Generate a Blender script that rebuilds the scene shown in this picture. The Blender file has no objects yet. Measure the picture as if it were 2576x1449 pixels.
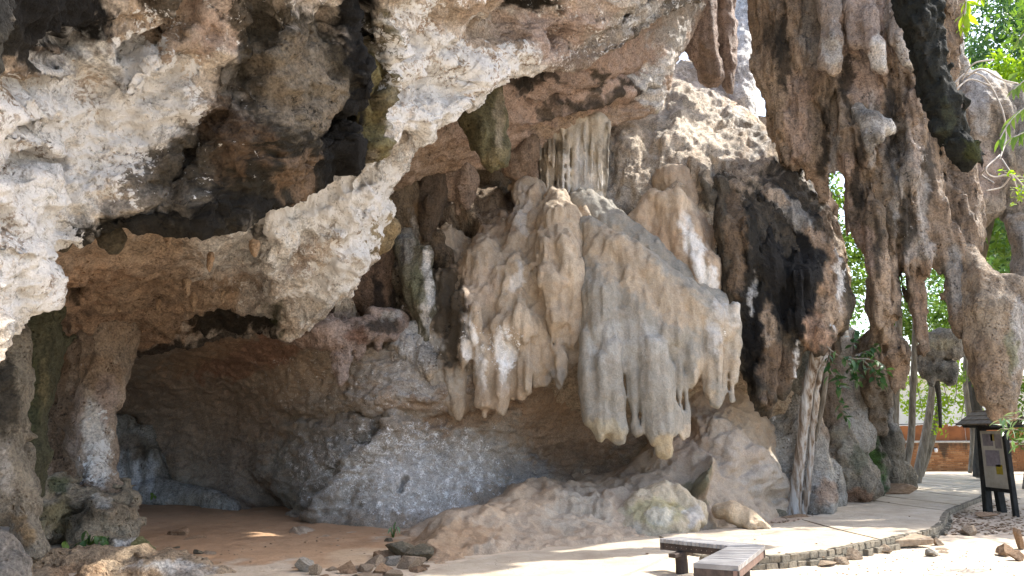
import bpy, math, random
import numpy as np
from mathutils import Vector, Matrix
random.seed(7); RNG = np.random.default_rng(7)
SC = bpy.context.scene
COL = SC.collection
# ------------------------------------------------------------------ camera, sky, sun, exposure
PITCH = math.radians(10.77); CAMZ = 1.65; F = 1946.0; CX, CY = 1288.0, 724.5   # layout units: a 2576 x 1449 frame
cam_d = bpy.data.cameras.new('camera'); cam = bpy.data.objects.new('camera', cam_d); COL.objects.link(cam)
cam.location = (0, 0, CAMZ); cam.rotation_euler = (math.pi/2 + PITCH, 0, 0)
cam_d.sensor_width = 36; cam_d.lens = 36*F/2576; cam_d.clip_start = 0.05; cam_d.clip_end = 2000
SC.camera = cam
SUN_AZ, SUN_EL = math.radians(67), math.radians(51)      # azimuth clockwise from +Y
sdir = Vector((math.sin(SUN_AZ)*math.cos(SUN_EL), math.cos(SUN_AZ)*math.cos(SUN_EL), math.sin(SUN_EL)))
w = bpy.data.worlds.new('World'); SC.world = w; w.use_nodes = True
nt = w.node_tree; nt.nodes.clear()
sky = nt.nodes.new('ShaderNodeTexSky'); sky.sky_type = 'NISHITA'; sky.sun_disc = False
sky.sun_elevation = SUN_EL; sky.sun_rotation = SUN_AZ; sky.dust_density = 2.5; sky.air_density = 1.0; sky.ozone_density = 1.0
bg = nt.nodes.new('ShaderNodeBackground'); bg.inputs[1].default_value = 0.15
ow = nt.nodes.new('ShaderNodeOutputWorld')
nt.links.new(sky.outputs[0], bg.inputs[0]); nt.links.new(bg.outputs[0], ow.inputs[0])
sun_d = bpy.data.lights.new('sun', 'SUN'); sun_d.energy = 2.8; sun_d.angle = math.radians(0.53); sun_d.color = (1, .965, .9)
sun = bpy.data.objects.new('sun', sun_d); COL.objects.link(sun)
sun.rotation_euler = (-sdir).to_track_quat('-Z', 'Y').to_euler(); sun.location = sdir*60
SC.view_settings.view_transform = 'Standard'; SC.view_settings.look = 'None'
SC.view_settings.exposure = 1.9; SC.view_settings.gamma = 1; SC.view_settings.use_curve_mapping = False
SC.cycles.use_denoising = True
try: SC.cycles.denoiser = 'OPENIMAGEDENOISE'
except Exception: pass
SC.cycles.max_bounces = 10; SC.cycles.diffuse_bounces = 6; SC.cycles.sample_clamp_indirect = 8
# ------------------------------------------------------------------ layout helpers
SP, CP = math.sin(PITCH), math.cos(PITCH)
def P(px, py, d):
    """the point of the place that lies at forward distance d (metres) in direction (px, py)"""
    px = np.asarray(px, float); py = np.asarray(py, float); d = np.asarray(d, float)
    u = (px-CX)/F; v = (CY-py)/F; k = d/(CP - v*SP)
    return np.stack([u*k, d+0*u, CAMZ + (SP+v*CP)*k], -1)
def G(px, py, z=0.1):
    u = (px-CX)/F; v = (CY-py)/F; r = (SP+v*CP); k = (z-CAMZ)/r
    return np.array([u*k, (CP-v*SP)*k, z])
def proj(p):
    y = p[:, 1]*CP + (p[:, 2]-CAMZ)*SP; z = -p[:, 1]*SP + (p[:, 2]-CAMZ)*CP
    y = np.maximum(y, .1)
    return CX + F*p[:, 0]/y, CY - F*z/y
# ------------------------------------------------------------------ noise
_perm = np.random.default_rng(3).permutation(256).astype(np.int32); _perm = np.concatenate([_perm, _perm, _perm])
_g = np.random.default_rng(4).normal(size=(256, 3)); _g = (_g/np.linalg.norm(_g, axis=1)[:, None]).astype(np.float32)
def pn(p):
    p = np.asarray(p, np.float32); fl = np.floor(p); f = p-fl; i = fl.astype(np.int32) & 255
    u = f*f*f*(f*(f*6-15)+10); out = np.zeros(len(p), np.float32)
    for a in (0, 1):
        ha = _perm[(i[:, 0]+a) & 255]; wx = u[:, 0] if a else 1-u[:, 0]
        for b in (0, 1):
            hb = _perm[ha+((i[:, 1]+b) & 255)]; wy = u[:, 1] if b else 1-u[:, 1]
            for c in (0, 1):
                g = _g[_perm[hb+((i[:, 2]+c) & 255)]]; wz = u[:, 2] if c else 1-u[:, 2]
                out += wx*wy*wz*(g[:, 0]*(f[:, 0]-a)+g[:, 1]*(f[:, 1]-b)+g[:, 2]*(f[:, 2]-c))
    return out*1.5
def fbm(p, octv=4, gain=.5, kind='fbm'):
    s = 0; a = 1; tot = 0; p = np.array(p, np.float32)
    for o in range(octv):
        n = pn(p + 17.3*o)
        if kind == 'ridge': n = .5-np.abs(n)*2
        elif kind == 'billow': n = np.abs(n)*2-.5
        s = s + a*n; tot += a; a *= gain; p = p*2.03
    return s/tot
def worley(p):
    p = np.asarray(p, np.float32); fl = np.floor(p).astype(np.int32); best = np.full(len(p), 9., np.float32)
    for a in (-1, 0, 1):
        for b in (-1, 0, 1):
            for c in (-1, 0, 1):
                q = fl+np.array([a, b, c], np.int32); h = _perm[_perm[_perm[q[:, 0] & 255]+(q[:, 1] & 255)]+(q[:, 2] & 255)]
                pt = q + .5 + .45*_g[h]
                best = np.minimum(best, ((p-pt)**2).sum(1))
    return np.sqrt(best)
# ------------------------------------------------------------------ objects
def tag(o, label=None, cat=None, group=None, kind=None):
    if label: o['label'] = label
    if cat: o['category'] = cat
    if group: o['group'] = group
    if kind: o['kind'] = kind
    return o
def empty(name, loc=(0, 0, 0), rz=0):
    o = bpy.data.objects.new(name, None); COL.objects.link(o); o.location = loc; o.rotation_euler[2] = rz
    o.empty_display_size = .2
    return o
def link(name, me, parent=None, mat=None):
    o = bpy.data.objects.new(name, me); COL.objects.link(o)
    if parent is not None: o.parent = parent
    if mat is not None and len(me.materials) == 0: me.materials.append(mat)
    return o
def mesh_np(name, V, Q, smooth=True, col=None, par=None):
    """V (n,3); Q (m,4) or (m,3) faces"""
    me = bpy.data.meshes.new(name); V = np.asarray(V, np.float32); Q = np.asarray(Q, np.int32)
    me.vertices.add(len(V)); me.vertices.foreach_set('co', V.ravel())
    k = Q.shape[1]; me.loops.add(Q.size); me.loops.foreach_set('vertex_index', Q.ravel())
    me.polygons.add(len(Q)); me.polygons.foreach_set('loop_start', np.arange(0, Q.size, k, dtype=np.int32))
    me.polygons.foreach_set('loop_total', np.full(len(Q), k, np.int32))
    me.polygons.foreach_set('use_smooth', np.full(len(Q), smooth))
    me.update(calc_edges=True); me.validate()
    for nm, a in (('col', col), ('par', par)):
        if a is not None:
            at = me.attributes.new(nm, 'FLOAT_COLOR', 'POINT')
            a4 = np.ones((len(V), 4), np.float32); a4[:, :3] = a; at.data.foreach_set('color', a4.ravel())
    return me
def vnormals(V, Q):
    n = np.zeros_like(V); a = V[Q[:, 0]]; 
    fn = np.cross(V[Q[:, 2]]-a, V[Q[:, -1]]-V[Q[:, 1]]) if Q.shape[1] == 4 else np.cross(V[Q[:, 1]]-a, V[Q[:, 2]]-a)
    for c in range(3):
        s = np.zeros(len(V))
        for k in range(Q.shape[1]): s += np.bincount(Q[:, k], fn[:, c], len(V))
        n[:, c] = s
    return n/np.maximum(np.linalg.norm(n, axis=1), 1e-9)[:, None]
class MB:
    """collects boxes / tubes / free faces into ONE mesh"""
    def __init__(s): s.v = []; s.f = []
    def add(s, vs, fs):
        b = len(s.v); s.v += [tuple(map(float, v)) for v in vs]; s.f += [tuple(i+b for i in f) for f in fs]; return s
    def box(s, c, d, M=None, bev=0.0):
        """bevelled box centred c, size d, optional 3x3 matrix"""
        hx, hy, hz = d[0]/2, d[1]/2, d[2]/2; b = min(bev, hx*.6, hy*.6, hz*.6); vs = []; fs = []
        M = M or Matrix.Identity(3)
        if b <= 0:
            vs = [(x, y, z) for x in (-hx, hx) for y in (-hy, hy) for z in (-hz, hz)]
            fs = [(0, 1, 3, 2), (4, 6, 7, 5), (0, 4, 5, 1), (2, 3, 7, 6), (0, 2, 6, 4), (1, 5, 7, 3)]
        else:
            def ring(z, i): return [(-hx+i, -hy+b, z), (-hx+b, -hy+i, z), (hx-b, -hy+i, z), (hx-i, -hy+b, z), (hx-i, hy-b, z), (hx-b, hy-i, z), (-hx+b, hy-i, z), (-hx+i, hy-b, z)]
            R = [ring(-hz, b*.99), ring(-hz+b, 0), ring(hz-b, 0), ring(hz, b*.99)]
            for r in R: vs += r
            for k in range(3):
                for i in range(8): j = (i+1) % 8; fs.append((k*8+i, k*8+j, k*8+8+j, k*8+8+i))
            fs += [tuple(range(7, -1, -1)), tuple(range(24, 32))]
        c = Vector(c); return s.add([c + M @ Vector(v) for v in vs], fs)
    def tube(s, pts, rad, n=8, cap=True):
        pts = [Vector(p) for p in pts]; m = len(pts); vs = []; fs = []
        rad = rad if hasattr(rad, '__len__') else [rad]*m; up = Vector((.31, .83, .2)).normalized()
        for i in range(m):
            t = (pts[min(i+1, m-1)]-pts[max(i-1, 0)]).normalized(); a = t.cross(up).normalized(); b = t.cross(a)
            for k in range(n):
                th = 2*math.pi*k/n; vs.append(pts[i] + (a*math.cos(th)+b*math.sin(th))*rad[i])
        for i in range(m-1):
            for k in range(n): l = (k+1) % n; fs.append((i*n+k, i*n+l, i*n+n+l, i*n+n+k))
        if cap: fs += [tuple(range(n-1, -1, -1)), tuple(range((m-1)*n, m*n))]
        return s.add(vs, fs)
    def mesh(s, name, smooth=False):
        me = bpy.data.meshes.new(name); me.from_pydata(s.v, [], s.f); me.update()
        if smooth: me.polygons.foreach_set('use_smooth', [True]*len(me.polygons))
        return me
    def build(s, name, mat, parent=None, smooth=False): return link(name, s.mesh(name, smooth), parent, mat)
def catmull(A, n, axis=0):
    """uniform Catmull-Rom upsampling of A along axis to n samples"""
    A = np.moveaxis(np.asarray(A, float), axis, 0); m = len(A)
    t = np.linspace(0, m-1, n); i = np.minimum(t.astype(int), m-2); f = (t-i).reshape((-1,)+(1,)*(A.ndim-1))
    E = np.concatenate([2*A[:1]-A[1:2], A, 2*A[-1:]-A[-2:-1]])
    p0, p1, p2, p3 = E[i], E[i+1], E[i+2], E[i+3]
    r = .5*(2*p1 + (p2-p0)*f + (2*p0-5*p1+4*p2-p3)*f*f + (3*p1-p0-3*p2+p3)*f**3)
    return np.moveaxis(r, 0, axis)
# ------------------------------------------------------------------ materials
def mat(name):
    m = bpy.data.materials.new(name); m.use_nodes = True; t = m.node_tree
    b = t.nodes['Principled BSDF']; b.inputs['Roughness'].default_value = .9; b.inputs['Specular IOR Level'].default_value = .25
    return m, t, b
class NB:
    """small node builder"""
    def __init__(s, t): s.t = t; s.c = t.nodes.new('ShaderNodeTexCoord').outputs['Object']
    def n(s, kind, **kw):
        x = s.t.nodes.new(kind)
        for k, v in kw.items(): setattr(x, k, v)
        return x
    def set(s, sock, v):
        if hasattr(v, 'is_linked'): s.t.links.new(v, sock)
        else: sock.default_value = v
    def scale(s, xyz, rot=(0, 0, 0), loc=(0, 0, 0)):
        m = s.n('ShaderNodeMapping'); m.inputs['Scale'].default_value = xyz; m.inputs['Rotation'].default_value = rot; m.inputs['Location'].default_value = loc
        s.t.links.new(s.c, m.inputs[0]); return m.outputs[0]
    def noise(s, sc, det=6, rough=.6, vec=None, dist=0.0):
        x = s.n('ShaderNodeTexNoise'); s.set(x.inputs['Vector'], vec or s.c); x.inputs['Scale'].default_value = sc
        x.inputs['Detail'].default_value = det; x.inputs['Roughness'].default_value = rough; x.inputs['Distortion'].default_value = dist
        return x.outputs['Fac']
    def vor(s, sc, vec=None, feature='F1', rand=1.0, out='Distance'):
        x = s.n('ShaderNodeTexVoronoi', feature=feature); s.set(x.inputs['Vector'], vec or s.c); x.inputs['Scale'].default_value = sc; x.inputs['Randomness'].default_value = rand
        return x.outputs[out]
    def m(s, op, a, b=0.0, c=None, clamp=False):
        x = s.n('ShaderNodeMath', operation=op, use_clamp=clamp); s.set(x.inputs[0], a); s.set(x.inputs[1], b)
        if c is not None: s.set(x.inputs[2], c)
        return x.outputs[0]
    def rng(s, v, a, b, c=0.0, d=1.0):
        x = s.n('ShaderNodeMapRange'); x.interpolation_type = 'SMOOTHSTEP'
        for i, q in enumerate((v, a, b, c, d)): s.set(x.inputs[i], q)
        return x.outputs[0]
    def mix(s, f, a, b, blend='MIX'):
        x = s.n('ShaderNodeMix', data_type='RGBA', blend_type=blend)
        s.set(x.inputs[0], f); s.set(x.inputs[6], a if hasattr(a, 'is_linked') else (*a, 1)[:4]); s.set(x.inputs[7], b if hasattr(b, 'is_linked') else (*b, 1)[:4])
        return x.outputs[2]
    def ramp(s, f, stops):
        x = s.n('ShaderNodeValToRGB'); s.set(x.inputs[0], f); e = x.color_ramp.elements
        while len(e) < len(stops): e.new(.5)
        for q, (p, c) in zip(e, stops): q.position = p; q.color = (*c, 1)
        return x.outputs[0]
    def bump(s, h, strength, dist, nrm=None):
        x = s.n('ShaderNodeBump'); s.set(x.inputs['Height'], h); x.inputs['Strength'].default_value = strength; x.inputs['Distance'].default_value = dist
        if nrm is not None: s.t.links.new(nrm, x.inputs['Normal'])
        return x.outputs[0]
    def attr(s, name): return s.n('ShaderNodeAttribute', attribute_name=name)
def rock_material(name='cave_rock', fs=1.0, bump=1.0, streak=.5, var=1.0, pitk=1.0):
    m, t, b = mat(name); n = NB(t)
    col = n.attr('col').outputs['Color']; pa = n.attr('par'); sep = n.n('ShaderNodeSeparateColor'); t.links.new(pa.outputs['Color'], sep.inputs[0])
    wr = n.n('ShaderNodeVectorMath', operation='MULTIPLY_ADD')     # slightly warped coordinates
    nz = n.n('ShaderNodeTexNoise'); nz.inputs['Scale'].default_value = 2.2*fs; nz.inputs['Detail'].default_value = 3; t.links.new(n.c, nz.inputs['Vector'])
    t.links.new(nz.outputs['Color'], wr.inputs[0]); wr.inputs[1].default_value = (.35, .35, .35); t.links.new(n.c, wr.inputs[2])
    wv = wr.outputs[0]
    mid = n.noise(6*fs, 9, .68, wv); fine = n.noise(26*fs, 6, .72); big = n.noise(1.1*fs, 5, .6)
    stv = n.n('ShaderNodeMapping'); stv.inputs['Scale'].default_value = (9, 9, .9); t.links.new(wv, stv.inputs[0])
    st = n.noise(1.0, 6, .65, stv.outputs[0])
    v = n.m('ADD', n.m('MULTIPLY', mid, .42), n.m('ADD', n.m('MULTIPLY', fine, .85), n.m('MULTIPLY', big, .33)))      # mean ~.8
    v = n.m('ADD', v, n.m('MULTIPLY', n.m('SUBTRACT', st, .5), n.m('MULTIPLY', sep.outputs[2], 1.6*streak)))
    gain = n.rng(v, .56, 1.06, 1-.62*var, 1+.42*var)
    c = n.mix(1.0, col, n.n('ShaderNodeCombineColor').outputs[0], 'MULTIPLY')
    cc = t.nodes[-1] if False else None
    comb = c.node.inputs[7].links[0].from_node
    for k in range(3): t.links.new(gain, comb.inputs[k])
    hs = n.noise(2.7*fs, 5, .6, n.scale((1, 1, 1), loc=(31, 7, 3)))
    c = n.mix(n.rng(hs, .42, .66, 0, .32), c, n.mix(1.0, c, (1.06, .90, .74), 'MULTIPLY'))
    pitd = n.vor(12*fs, wv); pmask = n.m('MULTIPLY', n.rng(pitd, .03, .34, 1, 0), n.rng(n.noise(2.3*fs, 4, .6, n.scale((1, 1, 1), loc=(3, 31, 8))), .46, .6))
    c = n.mix(n.m('MULTIPLY', pmask, pitk), c, n.mix(1.0, c, (.42, .32, .23), 'MULTIPLY'))
    # white crust and dark lichen speckle
    sp = n.m('ADD', n.m('MULTIPLY', n.noise(15*fs, 7, .7, wv), .65), n.m('MULTIPLY', n.noise(3.4*fs, 3, .5, n.scale((1, 1, 1), loc=(5, 9, 2))), .35))
    thr = n.m('SUBTRACT', .78, n.m('MULTIPLY', sep.outputs[0], .45))
    c = n.mix(n.m('MULTIPLY', n.m('SUBTRACT', sp, thr), 24, clamp=True), c, (.84, .815, .78))
    dk = n.m('ADD', n.m('MULTIPLY', n.noise(13*fs, 8, .72, n.scale((1, 1, .8), loc=(11, 3, 8))), .65), n.m('MULTIPLY', n.noise(2.6*fs, 3, .5, n.scale((1, 1, 1), loc=(2, 19, 4))), .35))
    thr2 = n.m('SUBTRACT', .78, n.m('MULTIPLY', sep.outputs[1], .45))
    c = n.mix(n.m('MULTIPLY', n.m('MULTIPLY', n.m('SUBTRACT', dk, thr2), 16, clamp=True), .9), c, (.014, .012, .009))
    t.links.new(c, b.inputs['Base Color'])
    h = n.m('SUBTRACT', n.m('ADD', n.m('MULTIPLY', mid, .8), n.m('ADD', n.m('MULTIPLY', fine, .4), n.m('MULTIPLY', n.m('MULTIPLY', st, sep.outputs[2]), .35*streak))), n.m('MULTIPLY', pmask, .35*pitk))
    t.links.new(n.bump(h, 1.0*bump, .16/fs), b.inputs['Normal'])
    rg = n.rng(n.m('ADD', sep.outputs[2], mid), .4, 1.6, .95, .6); t.links.new(rg, b.inputs['Roughness'])
    return m
ROCK = rock_material('cave_rock', 1.15)
PITTED = rock_material('pitted_wall_rock', 2.3, .9, .5, .9)
FLOW = rock_material('flowstone', 1.5, .6, .9, .42, .25)
# albedo palette (linear)
W_=(.80,.775,.73); C_=(.60,.53,.45); T_=(.45,.34,.24); O_=(.36,.25,.165); B_=(.19,.13,.085); K_=(.008,.007,.006); D_=(.024,.020,.0135)
E_=(.062,.052,.036); G_=(.33,.31,.28); L_=(.50,.475,.44); M_=(.05,.07,.02); P_=(.47,.35,.29); R_=(.25,.12,.075); S_=(.54,.44,.325)
def paint(px, py, base, patches, warp=30, freq=55., seed=0, P3=None):
    n = len(px); c = np.tile(np.array(base, float), (n, 1))
    q = np.stack([px/freq, py/freq, np.full(n, seed*7.7)], 1) if P3 is None else np.asarray(P3)*.9+seed
    wx = fbm(q, 4, .6)*warp*2.2; wy = fbm(q+9.1, 4, .6)*warp*2.2; e = fbm(q*3.1+4, 3, .6)
    X = px+wx; Y = py+wy
    for (x, y, rx, ry, rot, color, s) in patches:
        a = math.radians(rot); ca, sa = math.cos(a), math.sin(a)
        dx = (X-x)*ca + (Y-y)*sa; dy = -(X-x)*sa + (Y-y)*ca
        rho = np.sqrt((dx/rx)**2+(dy/ry)**2) + e*.55
        k = np.clip((1.12-rho)/.3, 0, 1)*s
        c += (np.array(color)-c)*k[:, None] if hasattr(color, '__len__') else 0
    return c
def scal(px, py, base, patches, **kw):
    return paint(px, py, (base,)*3, [(x, y, rx, ry, r, (v,)*3, 1.0) for (x, y, rx, ry, r, v) in patches], **kw)[:, 0]
def make_par(px, py, wsp, dsp, stk):
    return np.stack([scal(px, py, *wsp, seed=1), scal(px, py, *dsp, seed=2), scal(px, py, *stk, seed=3)], 1)
# ------------------------------------------------------------------ sculpted sheets
def grid_faces(nr, nc):
    i = np.arange(nr*nc).reshape(nr, nc)
    return np.stack([i[:-1, :-1], i[:-1, 1:], i[1:, 1:], i[1:, :-1]], -1).reshape(-1, 4)
def displace(V, N, specs, msk=None):
    for sp in specs:
        kind, sc, amp = sp[0], np.array(sp[1], float)*np.ones(3), sp[2]; octv = sp[3] if len(sp) > 3 else 4; off = sp[4] if len(sp) > 4 else 0
        if kind == 'pit': d = -np.clip(1-worley(V*sc+off)/.55, 0, 1)**1.3
        elif kind == 'vec':
            V = V + amp*np.stack([fbm(V*sc+k*11.3+off, octv, .5) for k in range(3)], 1); continue
        elif kind.startswith('grain'):        # stretched along the lie of the overhang
            ax_ = np.array([.59, .66, .465]); q = V-.8*(V@ax_)[:, None]*ax_; d = fbm(q*sc+off, octv, .55, 'ridge' if kind == 'grain_ridge' else 'fbm')
        else: d = fbm(V*sc+off, octv, .55, kind)
        if len(sp) > 5 and sp[5] is not None: d = d*sp[5]
        V = V + N*(d*amp)[:, None]
    return V
def seg_dist(X, Y, pts):
    best = np.full(len(X), 1e9); tt = np.zeros(len(X)); n = len(pts)-1
    for i in range(max(n, 1)):
        a = np.array(pts[i], float); b = np.array(pts[min(i+1, n)], float); ab = b-a; L = (ab**2).sum()
        t = np.clip(((X-a[0])*ab[0]+(Y-a[1])*ab[1])/L, 0, 1) if L > 0 else 0*X
        d = np.hypot(X-a[0]-t*ab[0], Y-a[1]-t*ab[1]); best = np.minimum(best, d)
    return best
def sheet(name, ctrl, nr, nc, strokes=(), disp=(), base=C_, patches=(), wsp=(.2, ()), dsp=(.2, ()), stk=(.2, ()), parent=None, material=None, world=None, warp=26, swarp=14, rowpos=None):
    C = np.array(ctrl, float)
    Wd = P(C[..., 0], C[..., 1], C[..., 2]) if world is None else np.array(world, float)
    A = np.concatenate([Wd, C[..., :2]], -1)
    A = catmull(catmull(A, nr, 0), nc, 1)
    V = A[..., :3].reshape(-1, 3); px = A[..., 3].ravel(); py = A[..., 4].ravel(); Q = grid_faces(nr, nc)
    N = vnormals(V, Q); ctr = np.array([0, 0, CAMZ])
    vis = (N*(ctr-V)).sum(1)
    if np.sum(vis*(np.abs(px-CX) < 1400)) < 0: Q = Q[:, ::-1]; N = -N
    sx = px + swarp*2*fbm(np.stack([px/60, py/60, 0*px], 1), 3); sy = py + swarp*2*fbm(np.stack([px/60, py/60, 0*px+5], 1), 3)
    for pts, r, amp in strokes:
        d = seg_dist(sx, sy, pts); V = V + N*(amp*np.exp(-(d/r)**2))[:, None]
    N = vnormals(V, Q); V = displace(V, N, disp)
    col = paint(px, py, base, patches, warp=warp); par = make_par(px, py, wsp, dsp, stk)
    o = link(name, mesh_np(name, V, Q, True, col, par), parent, material or ROCK)
    return o
# ------------------------------------------------------------------ blobs and hanging stone: distance field -> surface
def surface(chains, vox, k=.12, noise=(), pad=.25, squash=None):
    """chains: list of (n,4) arrays x,y,z,r. returns V,Q"""
    chains = [np.asarray(c, float) for c in chains]; allp = np.concatenate(chains)
    lo = (allp[:, :3]-allp[:, 3:]).min(0)-pad; hi = (allp[:, :3]+allp[:, 3:]).max(0)+pad
    n = np.ceil((hi-lo)/vox).astype(int)+1; f = np.full(n, 3.0, np.float32)
    ax = [lo[i]+vox*np.arange(n[i]) for i in range(3)]
    for c in chains:
        for i in range(max(len(c)-1, 1)):
            a = c[i]; b = c[min(i+1, len(c)-1)]; rm = max(a[3], b[3])+k+pad
            l = np.maximum(((np.minimum(a[:3], b[:3])-rm-lo)/vox).astype(int), 0); h = np.minimum(((np.maximum(a[:3], b[:3])+rm-lo)/vox).astype(int)+2, n)
            sl = tuple(slice(l[j], h[j]) for j in range(3))
            X = ax[0][sl[0]][:, None, None]-a[0]; Y = ax[1][sl[1]][None, :, None]-a[1]; Z = ax[2][sl[2]][None, None, :]-a[2]
            ab = b[:3]-a[:3]; L = (ab**2).sum()
            t = np.clip((X*ab[0]+Y*ab[1]+Z*ab[2])/L, 0, 1) if L > 1e-9 else np.zeros((X+Y+Z).shape)
            d = np.sqrt((X-t*ab[0])**2+(Y-t*ab[1])**2+(Z-t*ab[2])**2)-(a[3]+t*(b[3]-a[3]))
            g = f[sl]; hh = np.clip(.5+.5*(g-d)/k, 0, 1)
            f[sl] = g+(d-g)*hh-k*hh*(1-hh)
    if noise:
        band = np.abs(f) < .45; idx = np.argwhere(band); p = lo+idx*vox; s = 0
        for kind, sc, amp, octv in noise:
            p_ = p*(np.array(sc, float)*np.ones(3))
            s = s+amp*(np.clip(1-worley(p_)/.55, 0, 1) if kind == 'pit' else fbm(p_, octv, .5, kind))
        f[band] += s
    f[0] = f[-1] = 1; f[:, 0] = f[:, -1] = 1; f[:, :, 0] = f[:, :, -1] = 1
    ins = f < 0
    cn = [(a, b, c) for a in (0, 1) for b in (0, 1) for c in (0, 1)]
    def sh(A, o): return A[o[0]:A.shape[0]-1+o[0], o[1]:A.shape[1]-1+o[1], o[2]:A.shape[2]-1+o[2]]
    cnt = sum(sh(ins, o).astype(np.int8) for o in cn); act = (cnt > 0) & (cnt < 8); cells = np.argwhere(act)
    ids = np.full(act.shape, -1, np.int32); ids[act] = np.arange(len(cells))
    fv = np.stack([f[cells[:, 0]+o[0], cells[:, 1]+o[1], cells[:, 2]+o[2]] for o in cn], 1)
    acc = np.zeros((len(cells), 3)); num = np.zeros(len(cells)); cna = np.array(cn, float)
    for i in range(8):
        for j in range(i+1, 8):
            if abs(cna[i]-cna[j]).sum() != 1: continue
            a, b = fv[:, i], fv[:, j]; x = (a < 0) != (b < 0); t = np.where(x, a/np.where(x, a-b, 1), 0)
            acc += np.where(x[:, None], cna[i]+t[:, None]*(cna[j]-cna[i]), 0); num += x
    V = lo+vox*(cells+acc/num[:, None]); Q = []
    for axs in range(3):
        s0 = [slice(None)]*3; s1 = [slice(None)]*3; s0[axs] = slice(0, -1); s1[axs] = slice(1, None)
        a = ins[tuple(s0)]; b = ins[tuple(s1)]; o1, o2 = (axs+1) % 3, (axs+2) % 3
        for flip in (0, 1):
            e = np.argwhere((a & ~b) if not flip else (~a & b)); e = e[(e[:, o1] > 0) & (e[:, o2] > 0)]
            def cell(d1, d2):
                q = e.copy(); q[:, o1] -= d1; q[:, o2] -= d2; return ids[q[:, 0], q[:, 1], q[:, 2]]
            q4 = np.stack([cell(1, 1), cell(0, 1), cell(0, 0), cell(1, 0)], 1)
            Q.append(q4[:, ::-1] if flip else q4)
    Q = np.concatenate(Q); Q = Q[(Q >= 0).all(1)]
    return V, Q
def chain(pts):
    """pts: (px,py,d,r metres)"""
    a = np.array(pts, float); return np.concatenate([P(a[:, 0], a[:, 1], a[:, 2]), a[:, 3:4]], 1)
def hang(px, y0, y1, d, r0, r1, bend=0., n=4, dd=0., jit=0.0):
    """a hanging finger from y0 down to y1"""
    t = np.linspace(0, 1, n+1); r = r0+(r1-r0)*t**1.2
    x = px+bend*t+jit*np.array([random.uniform(-1, 1) for _ in t])
    return chain(np.stack([x, y0+(y1-y0)*t, d+dd*t, r], 1))
def formation(name, chains, vox, k=.12, noise=(), disp=(), base=C_, patches=(), wsp=(.15, ()), dsp=(.15, ()), stk=(.6, ()), parent=None, material=None, label=None, warp=16, jag=None):
    V, Q = surface(chains, vox, k, noise)
    if disp: N = vnormals(V, Q); V = displace(V, N, disp)
    px, py = proj(V); col = paint(px, py, base, patches, warp=warp); par = make_par(px, py, wsp, dsp, stk)
    o = link(name, mesh_np(name, V, Q, True, col, par), parent, material or ROCK)
    if label: o['label'] = label
    return o
# ================================================================== THE CAVE: overhang, ceilings, walls
# near overhang: rows run from above the frame down to the lip and roll under it
lip = [(-3200,1500,3.4),(-1500,1500,3.9),(-700,1500,4.6),(-330,1250,5.2),(-120,1040,6.0),(0,868,6.6),(60,765,6.9),(108,628,7.2),(240,600,7.5),(430,556,7.8),(590,552,8.1),(662,500,8.4),(765,412,8.8),(905,360,9.2),(985,350,9.7),(1052,318,10.2),(1160,245,11.0),(1240,198,11.7),(1390,172,12.6),(1520,140,13.4),(1615,78,14.3),(1700,20,15.2),(1800,-40,16.2),(1900,-220,17.5)]
rows = []
up = [(1.9, -3.0, 0), (1.30, -2.2, 0), (.95, -1.5, 0), (.70, -.85, 0), (.48, -.45, 0), (.30, -.2, 0), (.15, -.12, 0), (.06, -.06, 0)]
for (f, dd, _) in up:
    r = []
    for (x, y, d) in lip:
        top = -160; h = max(y-top, 120 if x < 1650 else 330)  # right end raised out of view to keep sun off the cave floor
        xs = x + f*h*(.22*min(max((x+900)/900, 0), 1) if x < 1000 else .30)
        r.append((xs, y-f*h, d+max(dd*(.6+.4*d/9), -.27*d)))
    rows.append(r)
rows.append(lip)
r2 = [(x+6, y-26, d+.35) for (x, y, d) in lip]; r3 = [(x+10, y-150, d+1.0) for (x, y, d) in lip]; r4 = [(x+10, y-420, d+2.4) for (x, y, d) in lip]
rows += [r2, r3, r4]
C1 = np.array(rows); W1 = P(C1[..., 0], C1[..., 1], C1[..., 2])
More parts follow.
